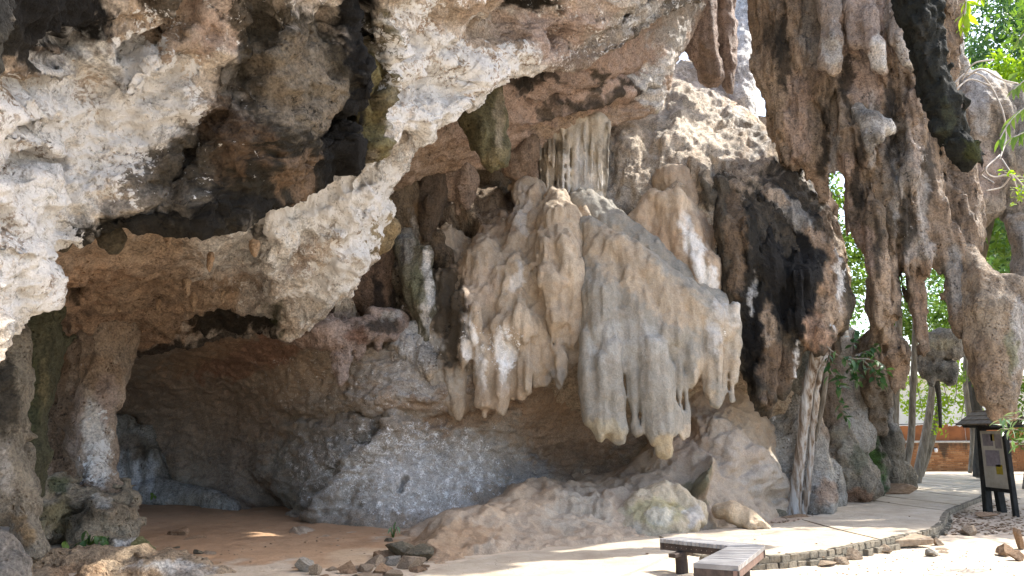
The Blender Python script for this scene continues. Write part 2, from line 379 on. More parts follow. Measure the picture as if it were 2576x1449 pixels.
# carry the top back over the cave as the underside of the cliff
top = W1[0].copy(); roof1 = top+np.array([0, 2.0, 2.5]); roof2 = top*np.array([1.0, 0, 0])+np.stack([0*top[:, 0], np.full(len(top), 13.), np.maximum(top[:, 2]+3, 12)], 1); roof3 = roof2.copy(); roof3[:, 1] = 22
for q_, up_ in ((roof1, 1.2), (roof2, 2.0), (roof3, 2.6)): q_[20:] = top[20:]+np.array([-.3*up_, .5*up_, up_])
W1 = np.concatenate([[roof3, roof2, roof1], W1]); C1 = np.concatenate([[C1[0]]*3, C1])
st1 = [([(440,475),(520,340),(620,190),(700,10)], 22, -.28), ([(250,600),(420,500)], 30, -.12), ([(700,330),(800,200)], 120, .45), ([(560,360),(570,300)], 55, .2),
       ([(952,-60),(935,120),(908,330)], 26, -1.1), ([(975,90),(955,200),(940,345)], 22, .25), ([(60,440),(135,400)], 16, -.35), ([(160,170),(205,120)], 26, -.3), ([(130,220)], 30, -.2),
       ([(1385,100),(1410,85)], 30, -.55), ([(1060,300),(1250,150),(1500,40),(1700,-90)], 26, .25), ([(1020,250),(1220,90),(1400,10)], 30, -.3), ([(1150,180),(1230,120)], 30, .3),
       ([(1050,120),(1130,20)], 30, -.25), ([(1290,60),(1330,0)], 25, -.3), ([(1450,130),(1560,80),(1660,0)], 20, -.35), ([(770,270),(760,320)], 22, -.35), ([(870,420),(860,250),(880,130)], 26, .25),
       ([(330,150),(470,60),(560,-20)], 24, -.35), ([(300,220),(420,130)], 28, .2), ([(40,620),(70,720)], 40, .2), ([(60,250),(170,230)], 22, -.22), ([(40,380),(120,330)], 22, -.2), ([(380,250),(440,200)], 24, -.18),
       ([(10,560),(40,600)], 20, -.3), ([(820,320),(880,290)], 20, -.3), ([(610,440),(700,400)], 30, .15), ([(480,450),(520,520)], 30, .15), ([(830,60),(760,120)], 30, -.25), ([(1090,240),(1130,190)], 22, -.25)]
p1 = [(330,90,150,80,-20,T_,.8),(200,160,60,40,0,O_,.7),(130,60,170,150,0,K_,1),(30,150,90,70,0,D_,1),(300,280,170,170,-30,W_,.9),(90,480,170,190,0,W_,.8),(40,720,80,160,0,W_,.8),(60,250,90,60,-20,T_,.7),(110,395,60,45,-20,O_,.6),(240,250,30,70,10,T_,.7),
      (480,100,90,60,-35,O_,.7),(520,430,120,80,-25,E_,.7),(560,60,90,70,-20,P_,.6),(420,20,60,50,0,D_,.8),(640,60,60,90,-20,E_,.9),(620,160,50,110,30,D_,.8),
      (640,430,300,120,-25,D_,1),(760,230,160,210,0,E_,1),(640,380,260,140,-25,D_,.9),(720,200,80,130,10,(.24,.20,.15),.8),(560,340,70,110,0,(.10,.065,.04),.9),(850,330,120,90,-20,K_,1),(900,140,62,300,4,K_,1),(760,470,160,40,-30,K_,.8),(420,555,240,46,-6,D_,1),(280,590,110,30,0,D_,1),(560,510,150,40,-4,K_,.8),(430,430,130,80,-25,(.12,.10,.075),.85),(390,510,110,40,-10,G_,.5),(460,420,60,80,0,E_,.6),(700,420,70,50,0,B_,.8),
      (40,600,40,70,0,O_,.6),(60,690,25,50,0,O_,.6),(120,650,50,25,0,D_,.7),(966,200,26,140,6,(.17,.145,.08),.9),(925,320,40,50,0,(.22,.19,.09),.9),
      (1110,170,130,130,-30,W_,.9),(1040,290,80,60,-30,W_,.9),(1180,110,60,90,30,W_,.7),(1330,60,90,50,-30,W_,.6),(1290,190,120,30,-25,W_,.6),(1160,30,110,60,-20,T_,.75),(1060,180,40,120,20,O_,.6),(1230,120,130,40,-25,T_,.8),(1180,190,60,30,-30,O_,.6),(1400,95,70,50,0,R_,.5),(1400,95,120,80,0,P_,.6),(1350,8,80,34,0,D_,1),(1500,135,150,18,-18,B_,.7),(1560,60,140,40,-30,G_,.6),(1690,30,140,26,-40,E_,.7),(1620,20,60,60,-30,L_,.5),(1480,30,60,50,0,P_,.5),(1240,30,70,40,0,O_,.5)]
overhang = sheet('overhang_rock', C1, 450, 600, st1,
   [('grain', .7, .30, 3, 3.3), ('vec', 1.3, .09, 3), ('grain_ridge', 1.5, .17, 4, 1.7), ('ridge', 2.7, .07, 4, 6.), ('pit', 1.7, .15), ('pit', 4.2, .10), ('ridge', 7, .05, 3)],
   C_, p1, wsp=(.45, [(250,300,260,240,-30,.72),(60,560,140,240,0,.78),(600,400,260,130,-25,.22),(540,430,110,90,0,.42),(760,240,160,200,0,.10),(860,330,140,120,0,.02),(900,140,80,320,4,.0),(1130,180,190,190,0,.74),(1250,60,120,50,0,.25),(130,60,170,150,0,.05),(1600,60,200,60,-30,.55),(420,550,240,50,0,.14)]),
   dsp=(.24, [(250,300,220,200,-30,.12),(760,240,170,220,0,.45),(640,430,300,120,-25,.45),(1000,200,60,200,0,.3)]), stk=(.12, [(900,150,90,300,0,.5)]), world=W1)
tag(overhang, kind='structure')
# cave ceiling: the bulge, painted white where light catches it, and the brown underside
pr = [((-200,690,7.0),(-120,960,13.2)),((-60,640,7.5),(-30,935,13.6)),((90,600,7.9),(95,905,14.0)),((240,560,8.3),(215,905,14.4)),((430,520,8.7),(335,893,14.5)),((600,500,9.1),(480,864,14.1)),((665,455,9.4),(610,851,13.6)),((720,420,9.6),(700,836,13.0)),((790,380,9.8),(772,802,12.5)),((860,350,10),(860,742,12.1)),((930,330,10.2),(916,655,11.8)),((985,315,10.4),(962,560,11.7)),((1030,300,10.6),(948,512,11.6)),((1052,285,10.9),(1000,440,11.7)),((1075,270,11.2),(1052,350,11.9))]
rr = []
for f in (-.04, 0, .2, .42, .64, .82, .94, 1.0):
    r = []
    for j, (a, b) in enumerate(pr):
        A, Bq = P(*a), P(*b); q = A+(Bq-A)*f
        q = q+np.array([0, -.55 if j > 6 else -.1, -.35 if j > 6 else .1])*math.sin(math.pi*min(max(f, 0), 1))*(.8 if j < 13 else .2)
        r.append(q)
    rr.append(r)
e = np.array(rr[-1]); rr += [e+np.array([.08, .25, .12]), e+np.array([.1, .7, .7]), e+np.array([.1, 1.0, 2.2])]
W2 = np.array(rr); sh_ = W2.shape; qx, qy = proj(W2.reshape(-1, 3)); C2 = np.stack([qx, qy, 0*qx], -1).reshape(sh_)
st2 = [([(640,590),(655,580)], 14, -.25), ([(640,640)], 14, -.2), ([(500,810),(690,815)], 26, -.18), ([(620,720),(760,640)], 18, -.1), ([(820,600),(930,540)], 20, .14), ([(760,520),(880,440)], 22, -.14), ([(900,640),(800,760),(700,830)], 22, .2), ([(720,560),(660,660)], 30, .12), ([(980,400),(920,470)], 18, -.2), ([(190,745)], 16, -.14), ([(300,700),(560,730)], 10, -.08), ([(150,820),(420,830)], 12, .12)]
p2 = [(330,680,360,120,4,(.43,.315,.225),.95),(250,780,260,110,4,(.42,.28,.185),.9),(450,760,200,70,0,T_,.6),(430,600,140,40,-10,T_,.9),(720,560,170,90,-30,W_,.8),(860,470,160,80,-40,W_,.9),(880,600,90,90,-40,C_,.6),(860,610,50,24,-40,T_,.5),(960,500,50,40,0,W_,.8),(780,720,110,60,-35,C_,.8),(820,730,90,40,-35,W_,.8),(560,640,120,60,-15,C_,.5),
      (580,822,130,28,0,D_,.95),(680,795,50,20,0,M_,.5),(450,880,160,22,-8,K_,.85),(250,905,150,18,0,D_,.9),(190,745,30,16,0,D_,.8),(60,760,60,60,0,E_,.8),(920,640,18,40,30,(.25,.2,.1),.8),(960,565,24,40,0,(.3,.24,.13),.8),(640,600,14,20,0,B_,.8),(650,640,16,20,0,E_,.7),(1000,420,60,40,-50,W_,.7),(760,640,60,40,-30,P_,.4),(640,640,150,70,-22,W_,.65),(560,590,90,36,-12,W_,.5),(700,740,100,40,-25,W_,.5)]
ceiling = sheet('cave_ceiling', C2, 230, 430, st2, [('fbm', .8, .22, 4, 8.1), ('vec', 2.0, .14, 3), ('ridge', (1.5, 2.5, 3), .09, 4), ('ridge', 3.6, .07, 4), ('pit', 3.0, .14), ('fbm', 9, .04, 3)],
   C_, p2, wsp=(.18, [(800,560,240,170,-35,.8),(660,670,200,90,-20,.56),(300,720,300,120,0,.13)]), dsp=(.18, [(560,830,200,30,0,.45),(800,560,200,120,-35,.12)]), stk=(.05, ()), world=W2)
tag(ceiling, kind='structure')
# upper ceiling slab over the back of the cave
pr = [((900,370,11),(900,540,13.6)),((980,330,11.4),(985,480,14.2)),((1080,270,11.9),(1080,440,14.9)),((1180,205,12.4),(1180,432,15.3)),((1260,165,12.8),(1290,406,15.7)),((1390,140,13.5),(1400,362,16.0)),((1510,105,14.2),(1465,344,16.1)),((1610,50,15),(1570,302,16.3)),((1690,-20,15.8),(1662,258,16.4)),((1770,-90,16.6),(1700,150,16.9)),((1850,-200,17.5),(1790,10,17.6))]
rr = []
for f in (-.3, 0, .25, .5, .75, .92, 1.0):
    rr.append([P(*a)+(P(*b)-P(*a))*f for a, b in pr])
e = np.array(rr[-1]); rr += [e+np.array([.05, .2, .16]), e+np.array([.2, .5, 1.0]), e+np.array([.4, .5, 3.0])]
W3 = np.array(rr); qx, qy = proj(W3.reshape(-1, 3)); C3 = np.stack([qx, qy, 0*qx], -1).reshape(W3.shape)
st3 = [([(1250,290),(1330,270),(1460,240),(1620,170)], 9, -.16), ([(1300,305),(1480,270),(1630,200)], 7, .14), ([(1340,330),(1500,285),(1640,225)], 9, -.14), ([(1330,200),(1350,210)], 14, -.2), ([(1380,185),(1480,170)], 10, -.12)]
p3 = [(1400,250,320,120,-25,P_,.7),(1320,205,50,18,-10,D_,.9),(1320,220,20,30,0,D_,.8),(1395,205,40,14,0,D_,.8),(1500,200,14,40,0,E_,.9),(1375,275,18,20,0,E_,.8),(1430,262,40,10,-10,D_,.8),(1480,255,170,12,-20,E_,.6),(1560,230,110,10,-25,D_,.7),(1640,235,40,50,-40,W_,.9),(1680,150,30,80,30,W_,.8),(1450,320,120,20,-12,T_,.7),(1290,390,60,24,0,O_,.7),(1120,400,80,60,0,O_,.6),(960,470,80,60,0,B_,.7),(1700,60,40,80,30,L_,.7)]
upper = sheet('upper_ceiling', C3, 180, 300, st3, [('fbm', .7, .14, 3, 2.2), ('vec', 1.6, .08, 3), ('ridge', (1.0, 3.4, 4.5), .10, 4), ('fbm', 5, .05, 4), ('pit', 3, .07)], (.47,.36,.28), p3,
   wsp=(.1, [(1650,200,60,100,20,.5)]), dsp=(.14, [(1480,250,200,30,-20,.3)]), stk=(.05, ()), world=W3)
tag(upper, kind='structure')
# back wall behind the flowstones; its right slope is coloured paler for the sun on it
rowsx = {
 150: [(840,15.2),(960,16.2),(1100,16.8),(1220,17.2),(1340,17.6),(1450,18.8),(1560,20.2),(1640,21.0),(1700,21.4),(1740,22.2),(1760,24)],
 250: [(840,15.0),(960,16.2),(1100,16.8),(1220,17.2),(1340,17.4),(1450,17.8),(1560,18.1),(1680,18.5),(1790,18.8),(1850,19.6),(1870,21.2)],
 350: [(840,14.8),(960,16.0),(1100,16.6),(1220,16.8),(1340,16.9),(1450,16.8),(1560,16.5),(1690,16.5),(1830,16.7),(1912,17.6),(1930,19.4)],
 450: [(840,14.6),(960,15.8),(1100,16.4),(1220,16.4),(1340,16.3),(1450,16.3),(1570,15.9),(1720,15.4),(1880,15.2),(2004,16.2),(2020,18.5)],
 560: [(840,14.4),(960,15.6),(1100,15.6),(1220,15.4),(1340,15.0),(1450,15.0),(1580,15.3),(1740,15.1),(1920,14.8),(2080,15.8),(2095,18)],
 680: [(840,14.3),(960,15.4),(1100,15.0),(1220,14.8),(1340,14.45),(1450,14.45),(1590,14.5),(1750,15.0),(1940,14.7),(2112,15.5),(2130,18)],
 800: [(840,14.4),(960,15.0),(1100,14.6),(1220,14.45),(1340,14.15),(1450,14.2),(1600,14.1),(1750,14.5),(1930,14.8),(2100,15.4),(2120,18)],
 900: [(840,14.9),(960,14.8),(1100,14.4),(1220,14.4),(1340,14.2),(1450,14.4),(1600,14.2),(1750,14.7),(1900,15.3),(2040,16.0),(2060,18)],
 980: [(840,15.5),(960,14.9),(1100,14.6),(1220,14.6),(1340,14.9),(1450,15.5),(1600,15.1),(1750,15.5),(1900,15.9),(2010,16.5),(2030,18)],
 1060: [(840,16.5),(960,16.0),(1100,15.8),(1220,15.8),(1340,16),(1450,16.4),(1600,16.5),(1750,16.2),(1900,16.5),(2000,17),(2020,18.5)]}
C4 = np.array([[(x, y, d) for (x, d) in r] for y, r in rowsx.items()], float)
st4 = [([(1540,330),(1530,480),(1480,580)], 22, -.14), ([(1570,560),(1600,600)], 30, -.15), ([(1620,330),(1660,470)], 26, -.2), ([(1720,240),(1700,340)], 26, .2), ([(1790,400),(1850,560)], 24, -.35), ([(1740,420),(1790,500)], 22, .25), ([(1850,300),(1990,440)], 22, .2),
       ([(1000,560),(1030,700)], 30, .5), ([(1040,500),(1070,600)], 22, -.3), ([(1150,560),(1140,610)], 40, -.9), ([(1230,430),(1300,470)], 30, -.5), ([(900,820),(1010,800)], 16, -.3), ([(1010,860),(1080,930)], 40, .2), ([(1100,700),(1120,880)], 26, -.35)]
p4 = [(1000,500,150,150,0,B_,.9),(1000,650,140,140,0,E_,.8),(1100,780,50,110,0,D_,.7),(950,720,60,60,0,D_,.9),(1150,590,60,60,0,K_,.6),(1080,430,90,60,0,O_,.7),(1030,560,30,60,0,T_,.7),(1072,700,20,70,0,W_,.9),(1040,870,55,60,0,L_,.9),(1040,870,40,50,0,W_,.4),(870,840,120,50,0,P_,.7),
      (1640,330,140,120,0,(.58,.49,.38),.95),(1700,270,110,90,0,(.66,.57,.46),.9),(1780,300,110,70,40,W_,.7),(1860,360,100,40,50,L_,.8),(1880,400,120,20,40,E_,.7),(1940,440,120,30,40,T_,.6),(1540,430,60,110,10,G_,.8),(1545,360,14,90,0,D_,.6),(1580,600,40,50,0,D_,.9),(1570,560,60,60,0,E_,.6),(1700,420,70,70,0,S_,.8),(1780,450,40,80,-10,E_,.9),(1820,500,12,110,-5,W_,.8),(1850,520,40,150,0,B_,.6),
      (1960,600,130,200,10,D_,.9),(2080,640,50,120,0,O_,.7),(1750,900,120,100,0,T_,.6),(1240,520,60,90,0,B_,.7),(1660,300,150,110,0,(.60,.50,.39),.95),(1740,330,120,90,30,(.66,.58,.48),.9),(1600,430,70,90,0,(.52,.43,.33),.8),(1700,430,90,60,0,(.56,.46,.35),.8),(1060,900,70,60,0,L_,.7)]
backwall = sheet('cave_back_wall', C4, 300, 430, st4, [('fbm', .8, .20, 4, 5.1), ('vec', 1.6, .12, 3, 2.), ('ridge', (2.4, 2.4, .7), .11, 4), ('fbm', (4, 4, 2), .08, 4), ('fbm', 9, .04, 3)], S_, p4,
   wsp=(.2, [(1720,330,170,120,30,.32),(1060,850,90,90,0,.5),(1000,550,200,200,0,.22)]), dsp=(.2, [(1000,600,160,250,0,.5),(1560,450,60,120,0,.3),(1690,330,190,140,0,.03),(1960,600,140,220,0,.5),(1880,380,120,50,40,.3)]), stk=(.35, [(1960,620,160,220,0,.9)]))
tag(backwall, kind='structure')
# the hollow under the flowstones
g_ = lambda x, y, z=.05: float(G(x, y, z)[1])
cols = [ # x: rows top..base (x,y,d)
 [(-60,860,14.5),(-60,960,16),(-60,1040,17),(-60,1130,17.2),(-60,1200,17),(-60,1290,17)],
 [(200,880,15),(200,960,17),(200,1050,18.2),(200,1130,18.6),(200,1190,18.6),(200,1262,18.6)],
 [(330,880,15),(320,960,17.3),(310,1050,18.6),(310,1130,19),(310,1200,18.8),(320,1270,18.4)],
 [(470,850,14.6),(460,940,16.4),(450,1030,17.4),(450,1130,17.8),(450,1210,17.6),(460,1285,17.2)],
 [(620,835,14.2),(600,920,15.7),(590,1010,16.6),(590,1110,16.9),(590,1200,16.8),(600,1300,15.9)],
 [(720,820,14.0),(710,910,15.1),(690,1010,15.7),(690,1110,15.9),(690,1210,15.8),(700,1310,15.0)],
 [(820,840,14.2),(810,920,14.7),(800,1010,15.0),(790,1110,15.0),(780,1210,14.8),(780,1335,14.1)],
 [(930,870,14.5),(930,940,14.4),(930,1020,14.35),(930,1100,14.25),(930,1200,14.0),(930,1350,13.4)],
 [(1060,900,14.5),(1060,960,14.3),(1060,1030,14.3),(1060,1110,14.3),(1060,1210,14.1),(1060,1330,13.6)],
 [(1190,930,14.3),(1190,980,14.2),(1190,1050,14.4),(1190,1120,14.6),(1190,1200,14.5),(1190,1290,14.0)],
 [(1330,930,14.5),(1330,990,14.8),(1330,1060,15.2),(1330,1130,15.6),(1330,1190,15.3),(1330,1250,14.7)],
 [(1460,900,15.5),(1460,980,16),(1460,1060,16.3),(1460,1130,16.2),(1460,1180,15.9),(1460,1240,15.2)],
 [(1580,900,15.6),(1580,990,16.1),(1580,1070,16.3),(1580,1130,16.1),(1590,1180,15.9),(1600,1230,15.5)],
 [(1720,920,15.6),(1720,1000,16),(1720,1070,16),(1720,1120,15.9),(1720,1170,15.8),(1720,1220,15.6)]]
C5 = np.array(cols).transpose(1, 0, 2)
st5 = [([(955,1055),(880,1140),(810,1220),(745,1292)], 11, -.42), ([(990,1066),(915,1155),(845,1235),(790,1300)], 26, .26), ([(640,1240),(670,1265)], 34, -1.1), ([(700,1050),(960,1040),(1150,1060),(1300,1020)], 12, -.16), ([(880,1000),(1100,1000)], 14, .12), ([(1022,1200),(1000,1236)], 6, -.16), ([(800,1120),(700,1100)], 10, -.08), ([(1350,1160),(1260,1120)], 40, .1), ([(380,1130),(420,1170)], 40, .15)]
p5 = [(480,1060,240,130,0,(.31,.24,.185),.8),(600,1190,90,90,0,(.27,.22,.18),.7),(620,900,140,50,-15,(.30,.17,.115),.8),(520,880,130,40,-25,O_,.7),(760,960,120,60,0,T_,.5),(1000,990,200,40,0,O_,.6),(1200,1050,150,30,-10,O_,.7),(1450,1080,140,90,0,O_,.75),(1380,1010,100,50,0,O_,.7),(1430,1160,150,50,0,B_,.6),(880,1200,150,110,0,(.42,.385,.335),.9),(1100,1190,160,60,0,(.56,.53,.5),.8),(1150,1140,160,50,0,(.45,.42,.38),.7),(850,1110,120,50,0,G_,.7),(1050,1270,140,40,0,L_,.7),(720,1180,60,90,0,G_,.7),(1330,1190,70,40,0,(.3,.3,.3),.6),(1060,950,120,50,0,(.5,.46,.41),.8),(860,1000,120,40,0,(.42,.37,.31),.7),(640,1250,40,40,0,B_,.8)]
hollow = sheet('cave_hollow', C5, 230, 480, st5, [('fbm', .6, .16, 3, 1.1), ('vec', 1.6, .08, 3), ('ridge', (1.2, 1.2, 3.4), .08, 4), ('pit', 5, .06), ('ridge', 11, .03, 3)], (.37,.31,.245), p5,
   wsp=(.36, [(1000,1180,280,130,0,.56),(880,970,280,80,0,.46),(450,1080,220,150,0,.14),(600,1180,100,120,0,.16),(1450,1080,150,110,0,.10),(580,890,180,50,-10,.06),(1180,1040,140,30,0,.15)]), material=PITTED, dsp=(.34, [(450,1080,240,150,0,.36),(900,1200,160,120,0,.40),(1450,1100,150,100,0,.34),(1100,1190,150,70,0,.34)]), stk=(.05, ()))
tag(hollow, kind='structure')
# the body of the cliff round the back and the left of the cave
cl = [(-26, 2), (-15, 9), (-10.5, 15), (-9, 20.5), (-3, 21), (3, 20.5), (7.5, 20.5), (9.0, 21.5)]
Wb = np.array([[(x, y, z*(1 if x < 2 else .62)) for (x, y) in cl] for z in (-.6, 3, 7, 12, 17)], float); qx, qy = proj(Wb.reshape(-1, 3))
sheet('cliff_body', np.stack([qx, qy, 0*qx], -1).reshape(Wb.shape), 40, 90, (), [('fbm', .4, .8, 4), ('ridge', 1.2, .3, 4)], B_, (), world=Wb)['kind'] = 'structure'
# ================================================================== FLOWSTONES, STALACTITES, PILLARS
R = random.uniform
VN = [('ridge', (2.6, 2.6, .55), .10, 3), ('fbm', 1.2, .12, 3)]
VD = [('billow', (5, 5, 1.6), .035, 3), ('fbm', 9, .025, 3)]
# tan drapery in the middle
ch = [chain([(1400,505,15.08,.26),(1402,560,14.78,.40),(1408,640,14.48,.50),(1415,740,14.28,.52),(1420,830,14.23,.42),(1425,890,14.28,.3)]),
      chain([(1316,420,15.88,.24),(1314,470,15.53,.17),(1308,530,15.28,.18),(1300,620,14.98,.30),(1290,720,14.58,.48),(1300,840,14.28,.52),(1300,930,14.23,.34)]),
      chain([(1240,600,15.38,.3),(1225,680,14.98,.5),(1205,780,14.58,.50),(1225,880,14.38,.42),(1225,950,14.28,.26)]),
      chain([(1350,560,15.18,.3),(1355,700,14.68,.5),(1360,820,14.48,.5),(1355,900,14.48,.36)]),
      chain([(1270,560,15.48,.3),(1250,700,15.08,.5)]), chain([(1130,600,15.7,.3),(1125,720,15.2,.4),(1120,830,14.9,.4),(1130,920,14.7,.3)]), chain([(1160,830,14.8,.42),(1150,940,14.55,.4),(1160,1015,14.5,.26)]), chain([(1095,850,15.0,.4),(1085,940,14.75,.4),(1090,1010,14.6,.28)]), chain([(1020,880,15.0,.34),(1020,960,14.8,.34)]), chain([(1466,560,15.2,.35),(1466,680,14.75,.4),(1464,800,14.45,.4),(1460,880,14.4,.3)]), chain([(1330,480,15.5,.35),(1350,560,15.2,.4)]), hang(1130,930,1040,14.3,.14,.05), hang(1150,940,1050,14.25,.12,.05), hang(1105,920,1000,14.4,.14,.06), chain([(1180,640,15.68,.35),(1165,760,15.28,.4),(1160,860,15.08,.3)])]
for (x, y0, y1, r0, r1, b) in [(1172,800,925,.16,.03,-4),(1186,780,940,.14,.03,2),(1200,860,975,.14,.04,4),(1216,880,1015,.13,.045,0),(1232,900,1030,.14,.05,-6),(1222,930,1046,.10,.05,-4),(1252,890,1030,.15,.05,2),(1272,860,1022,.16,.04,-6),(1266,820,900,.22,.16,0),(1290,880,1012,.13,.04,-4),(1308,900,1000,.12,.04,0),(1326,880,985,.14,.05,-4),(1345,860,965,.14,.06,0),(1372,850,958,.15,.06,4),(1402,880,972,.17,.09,4),(1385,700,790,.2,.1,6),(1412,720,785,.2,.16,0),(1440,700,800,.16,.08,-4),(1392,790,880,.14,.12,2),(1408,800,812,.18,.18,0)]:
    ch.append(hang(x, y0, y1, 13.98+R(-.08, .14), r0, r1, b))
drap = formation('flowstone_drapery', ch, .038, .13, [('ridge', (2.0, 2.0, .5), .16, 3), ('ridge', (5, 5, .9), .06, 2), ('fbm', 1.4, .14, 3)], VD, (.415,.33,.24),
   [(1270,880,30,60,0,W_,.75),(1180,860,18,70,0,W_,.8),(1210,930,10,60,0,W_,.6),(1265,940,12,60,0,W_,.6),(1200,720,60,60,0,(.46,.36,.27),.7),(1300,740,50,120,0,S_,.6),(1310,520,24,70,0,L_,.6),(1400,960,24,30,0,G_,.8),(1128,790,44,150,0,D_,.8),(1060,890,50,60,0,(.48,.45,.40),.85),(1110,970,60,50,0,(.44,.40,.34),.7),(1240,540,60,60,0,B_,.6),(1230,1000,80,40,0,T_,.6),(1440,640,40,80,0,S_,.6),(1300,700,14,40,0,W_,.5)],
   wsp=(.14, [(1070,900,60,70,0,.45),(1270,880,40,70,0,.6),(1190,870,36,90,0,.5),(1320,720,60,90,0,.3)]), dsp=(.12, [(1160,800,50,140,0,.5)]), stk=(.6, ()), parent=backwall, material=FLOW, label='tan flowstone drapery with a dripping fringe over the hollow')
# grey flowstone with hanging feet
ch = [chain([(1470,520,15.5,.4),(1540,590,15.2,.5),(1630,660,15.0,.5),(1720,730,14.85,.5),(1790,780,14.7,.4)]), chain([(1480,585,14.6,.30),(1550,640,14.3,.40),(1630,700,14.1,.44),(1710,755,14.0,.40),(1775,795,13.9,.34),(1815,830,13.9,.26)]),
      chain([(1510,640,14.4,.4),(1515,760,14.05,.48),(1520,850,13.9,.42),(1525,900,13.85,.34)]), chain([(1590,690,14.2,.45),(1600,800,13.95,.5),(1620,880,13.8,.42),(1640,920,13.75,.34)]),
      chain([(1670,760,14.0,.45),(1680,840,13.85,.42),(1700,890,13.8,.26)]),
      chain([(1484,850,13.8,.22),(1484,950,13.6,.21),(1494,1040,13.5,.20),(1512,1095,13.45,.12)]), chain([(1532,880,13.6,.22),(1543,1000,13.48,.20),(1550,1080,13.42,.17),(1552,1098,13.42,.14)]), chain([(1515,900,13.5,.14),(1520,1000,13.42,.12),(1526,1080,13.4,.1)]),
      chain([(1590,880,13.65,.18),(1596,1000,13.55,.095),(1599,1060,13.5,.08),(1605,1086,13.45,.095)]), chain([(1638,880,13.6,.3),(1648,1000,13.5,.26),(1660,1080,13.42,.22),(1672,1130,13.4,.15),(1676,1142,13.4,.12)]), chain([(1622,940,13.5,.14),(1634,1060,13.42,.12),(1646,1110,13.4,.09)]), chain([(1670,920,13.52,.16),(1684,1020,13.45,.12),(1688,1090,13.42,.1)]),
      chain([(1704,900,13.65,.10),(1708,1000,13.55,.055),(1715,1085,13.5,.062),(1722,1104,13.5,.06)]), chain([(1722,950,13.6,.05),(1729,1040,13.55,.042),(1734,1100,13.5,.06)]),
      chain([(1735,820,13.8,.24),(1742,900,13.7,.2),(1738,950,13.65,.12),(1737,975,13.65,.04)]), chain([(1785,800,13.85,.26),(1792,900,13.75,.2),(1796,980,13.7,.15),(1802,1010,13.7,.12)])]
for (x, y0, y1, r0, r1) in [(1812,790,1000,.14,.04),(1826,780,985,.12,.03),(1838,800,1008,.12,.04),(1850,770,960,.12,.03),(1470,880,990,.1,.06)]: ch.append(hang(x, y0, y1, 13.9, r0, r1, 2))
flow = formation('flowstone_feet', ch, .036, .05, [('ridge', (3.6, 3.6, .4), .075, 3), ('fbm', 1.3, .09, 3)], [('billow', (6, 6, 2), .02, 3), ('fbm', 10, .012, 3)], (.31,.285,.24),
   [(1560,650,130,60,35,(.44,.35,.25),.85),(1690,760,110,50,35,(.44,.35,.25),.8),(1520,1090,60,36,0,(.45,.38,.26),.8),(1675,1125,40,34,0,(.46,.37,.24),.9),(1740,1100,30,30,0,S_,.6),(1780,950,30,70,0,S_,.6),(1800,820,24,70,10,L_,.8),(1835,880,30,100,0,S_,.5),(1580,860,110,60,0,(.40,.385,.35),.7),(1850,760,20,60,0,W_,.4)],
   wsp=(.10, [(1800,830,50,80,0,.35)]), dsp=(.04, ()), stk=(.5, ()), parent=backwall, material=FLOW, label='grey flowstone hanging in thick toe-like fingers')
# arched flowstone to its right
ch = [chain([(1606,640,15.3,.18),(1612,560,15.2,.22),(1650,512,15.1,.24),(1695,520,14.95,.27),(1732,590,14.8,.25),(1758,670,14.7,.2),(1774,735,14.6,.1)]), chain([(1655,560,15.35,.5),(1665,660,15.25,.55),(1690,740,15.15,.5),(1740,770,15.0,.4)]), chain([(1700,560,15.2,.5),(1730,680,15.0,.45)]),
      hang(1768,640,742,14.6,.09,.02), hang(1784,660,750,14.6,.09,.02), hang(1798,670,740,14.65,.09,.02), chain([(1690,460,15.7,.4),(1760,520,15.5,.4),(1800,620,15.3,.4),(1815,720,15.2,.4)])]
formation('arched_flowstone', ch, .045, .25, VN, VD, (.43,.33,.235), [(1745,620,20,90,-20,W_,.85),(1785,720,24,50,0,W_,.8),(1690,500,60,30,20,(.58,.46,.33),.7),(1830,520,14,110,0,W_,.9),(1660,660,60,90,0,(.46,.32,.21),.7),(1790,560,30,80,0,B_,.7)],
   wsp=(.08, [(1780,660,40,100,0,.4)]), dsp=(.1, ()), stk=(.6, ()), parent=backwall, material=FLOW, label='arched tan flowstone with a white crust on its shoulder')
# fluted curtain
ch = [chain([(1370,320,16.0,.2),(1378,440,15.95,.16),(1385,500,15.9,.1)]), chain([(1410,320,16.0,.24),(1420,440,15.9,.2),(1430,540,15.8,.14)]), chain([(1455,315,16.0,.26),(1465,440,15.9,.24),(1470,560,15.75,.18)]), chain([(1500,310,16.0,.26),(1505,440,15.9,.22),(1500,560,15.75,.14)])]
for i in range(30):
    x = 1360+i*5.9+R(-3, 3); dq = 15.72+.12*math.sin(i*1.9)+R(-.1, .1); yb = (500 if i < 8 else 545 if i < 13 else 590 if i < 22 else 500)+R(-70, 20); rr_ = R(.02, .05)
    ch.append(chain([(x+R(-3, 5), 312, dq+.25, rr_*1.7), (x+R(-3, 3), 380, dq+.06, rr_*R(.8, 1.4)), (x+R(-3, 3), 380+(yb-380)*.5, dq, rr_*R(.7, 1.3)), (x+R(-6, 3), yb, dq-.05, rr_*.5)]))
formation('fluted_curtain', ch, .03, .04, [('fbm', 2.2, .05, 3)], [('fbm', (9, 9, 3), .014, 3)], (.47,.41,.32), [(1385,420,20,90,0,S_,.6),(1420,480,16,90,0,W_,.5),(1465,450,20,120,0,L_,.7),(1500,500,20,90,0,W_,.5),(1375,370,50,24,0,E_,.6),(1535,430,14,90,0,D_,.6)], wsp=(.12, [(1490,540,30,60,0,.45)]), dsp=(.08, ()), stk=(.9, ()), parent=backwall, material=FLOW, label='pale fluted stalactite curtain under the upper ceiling')
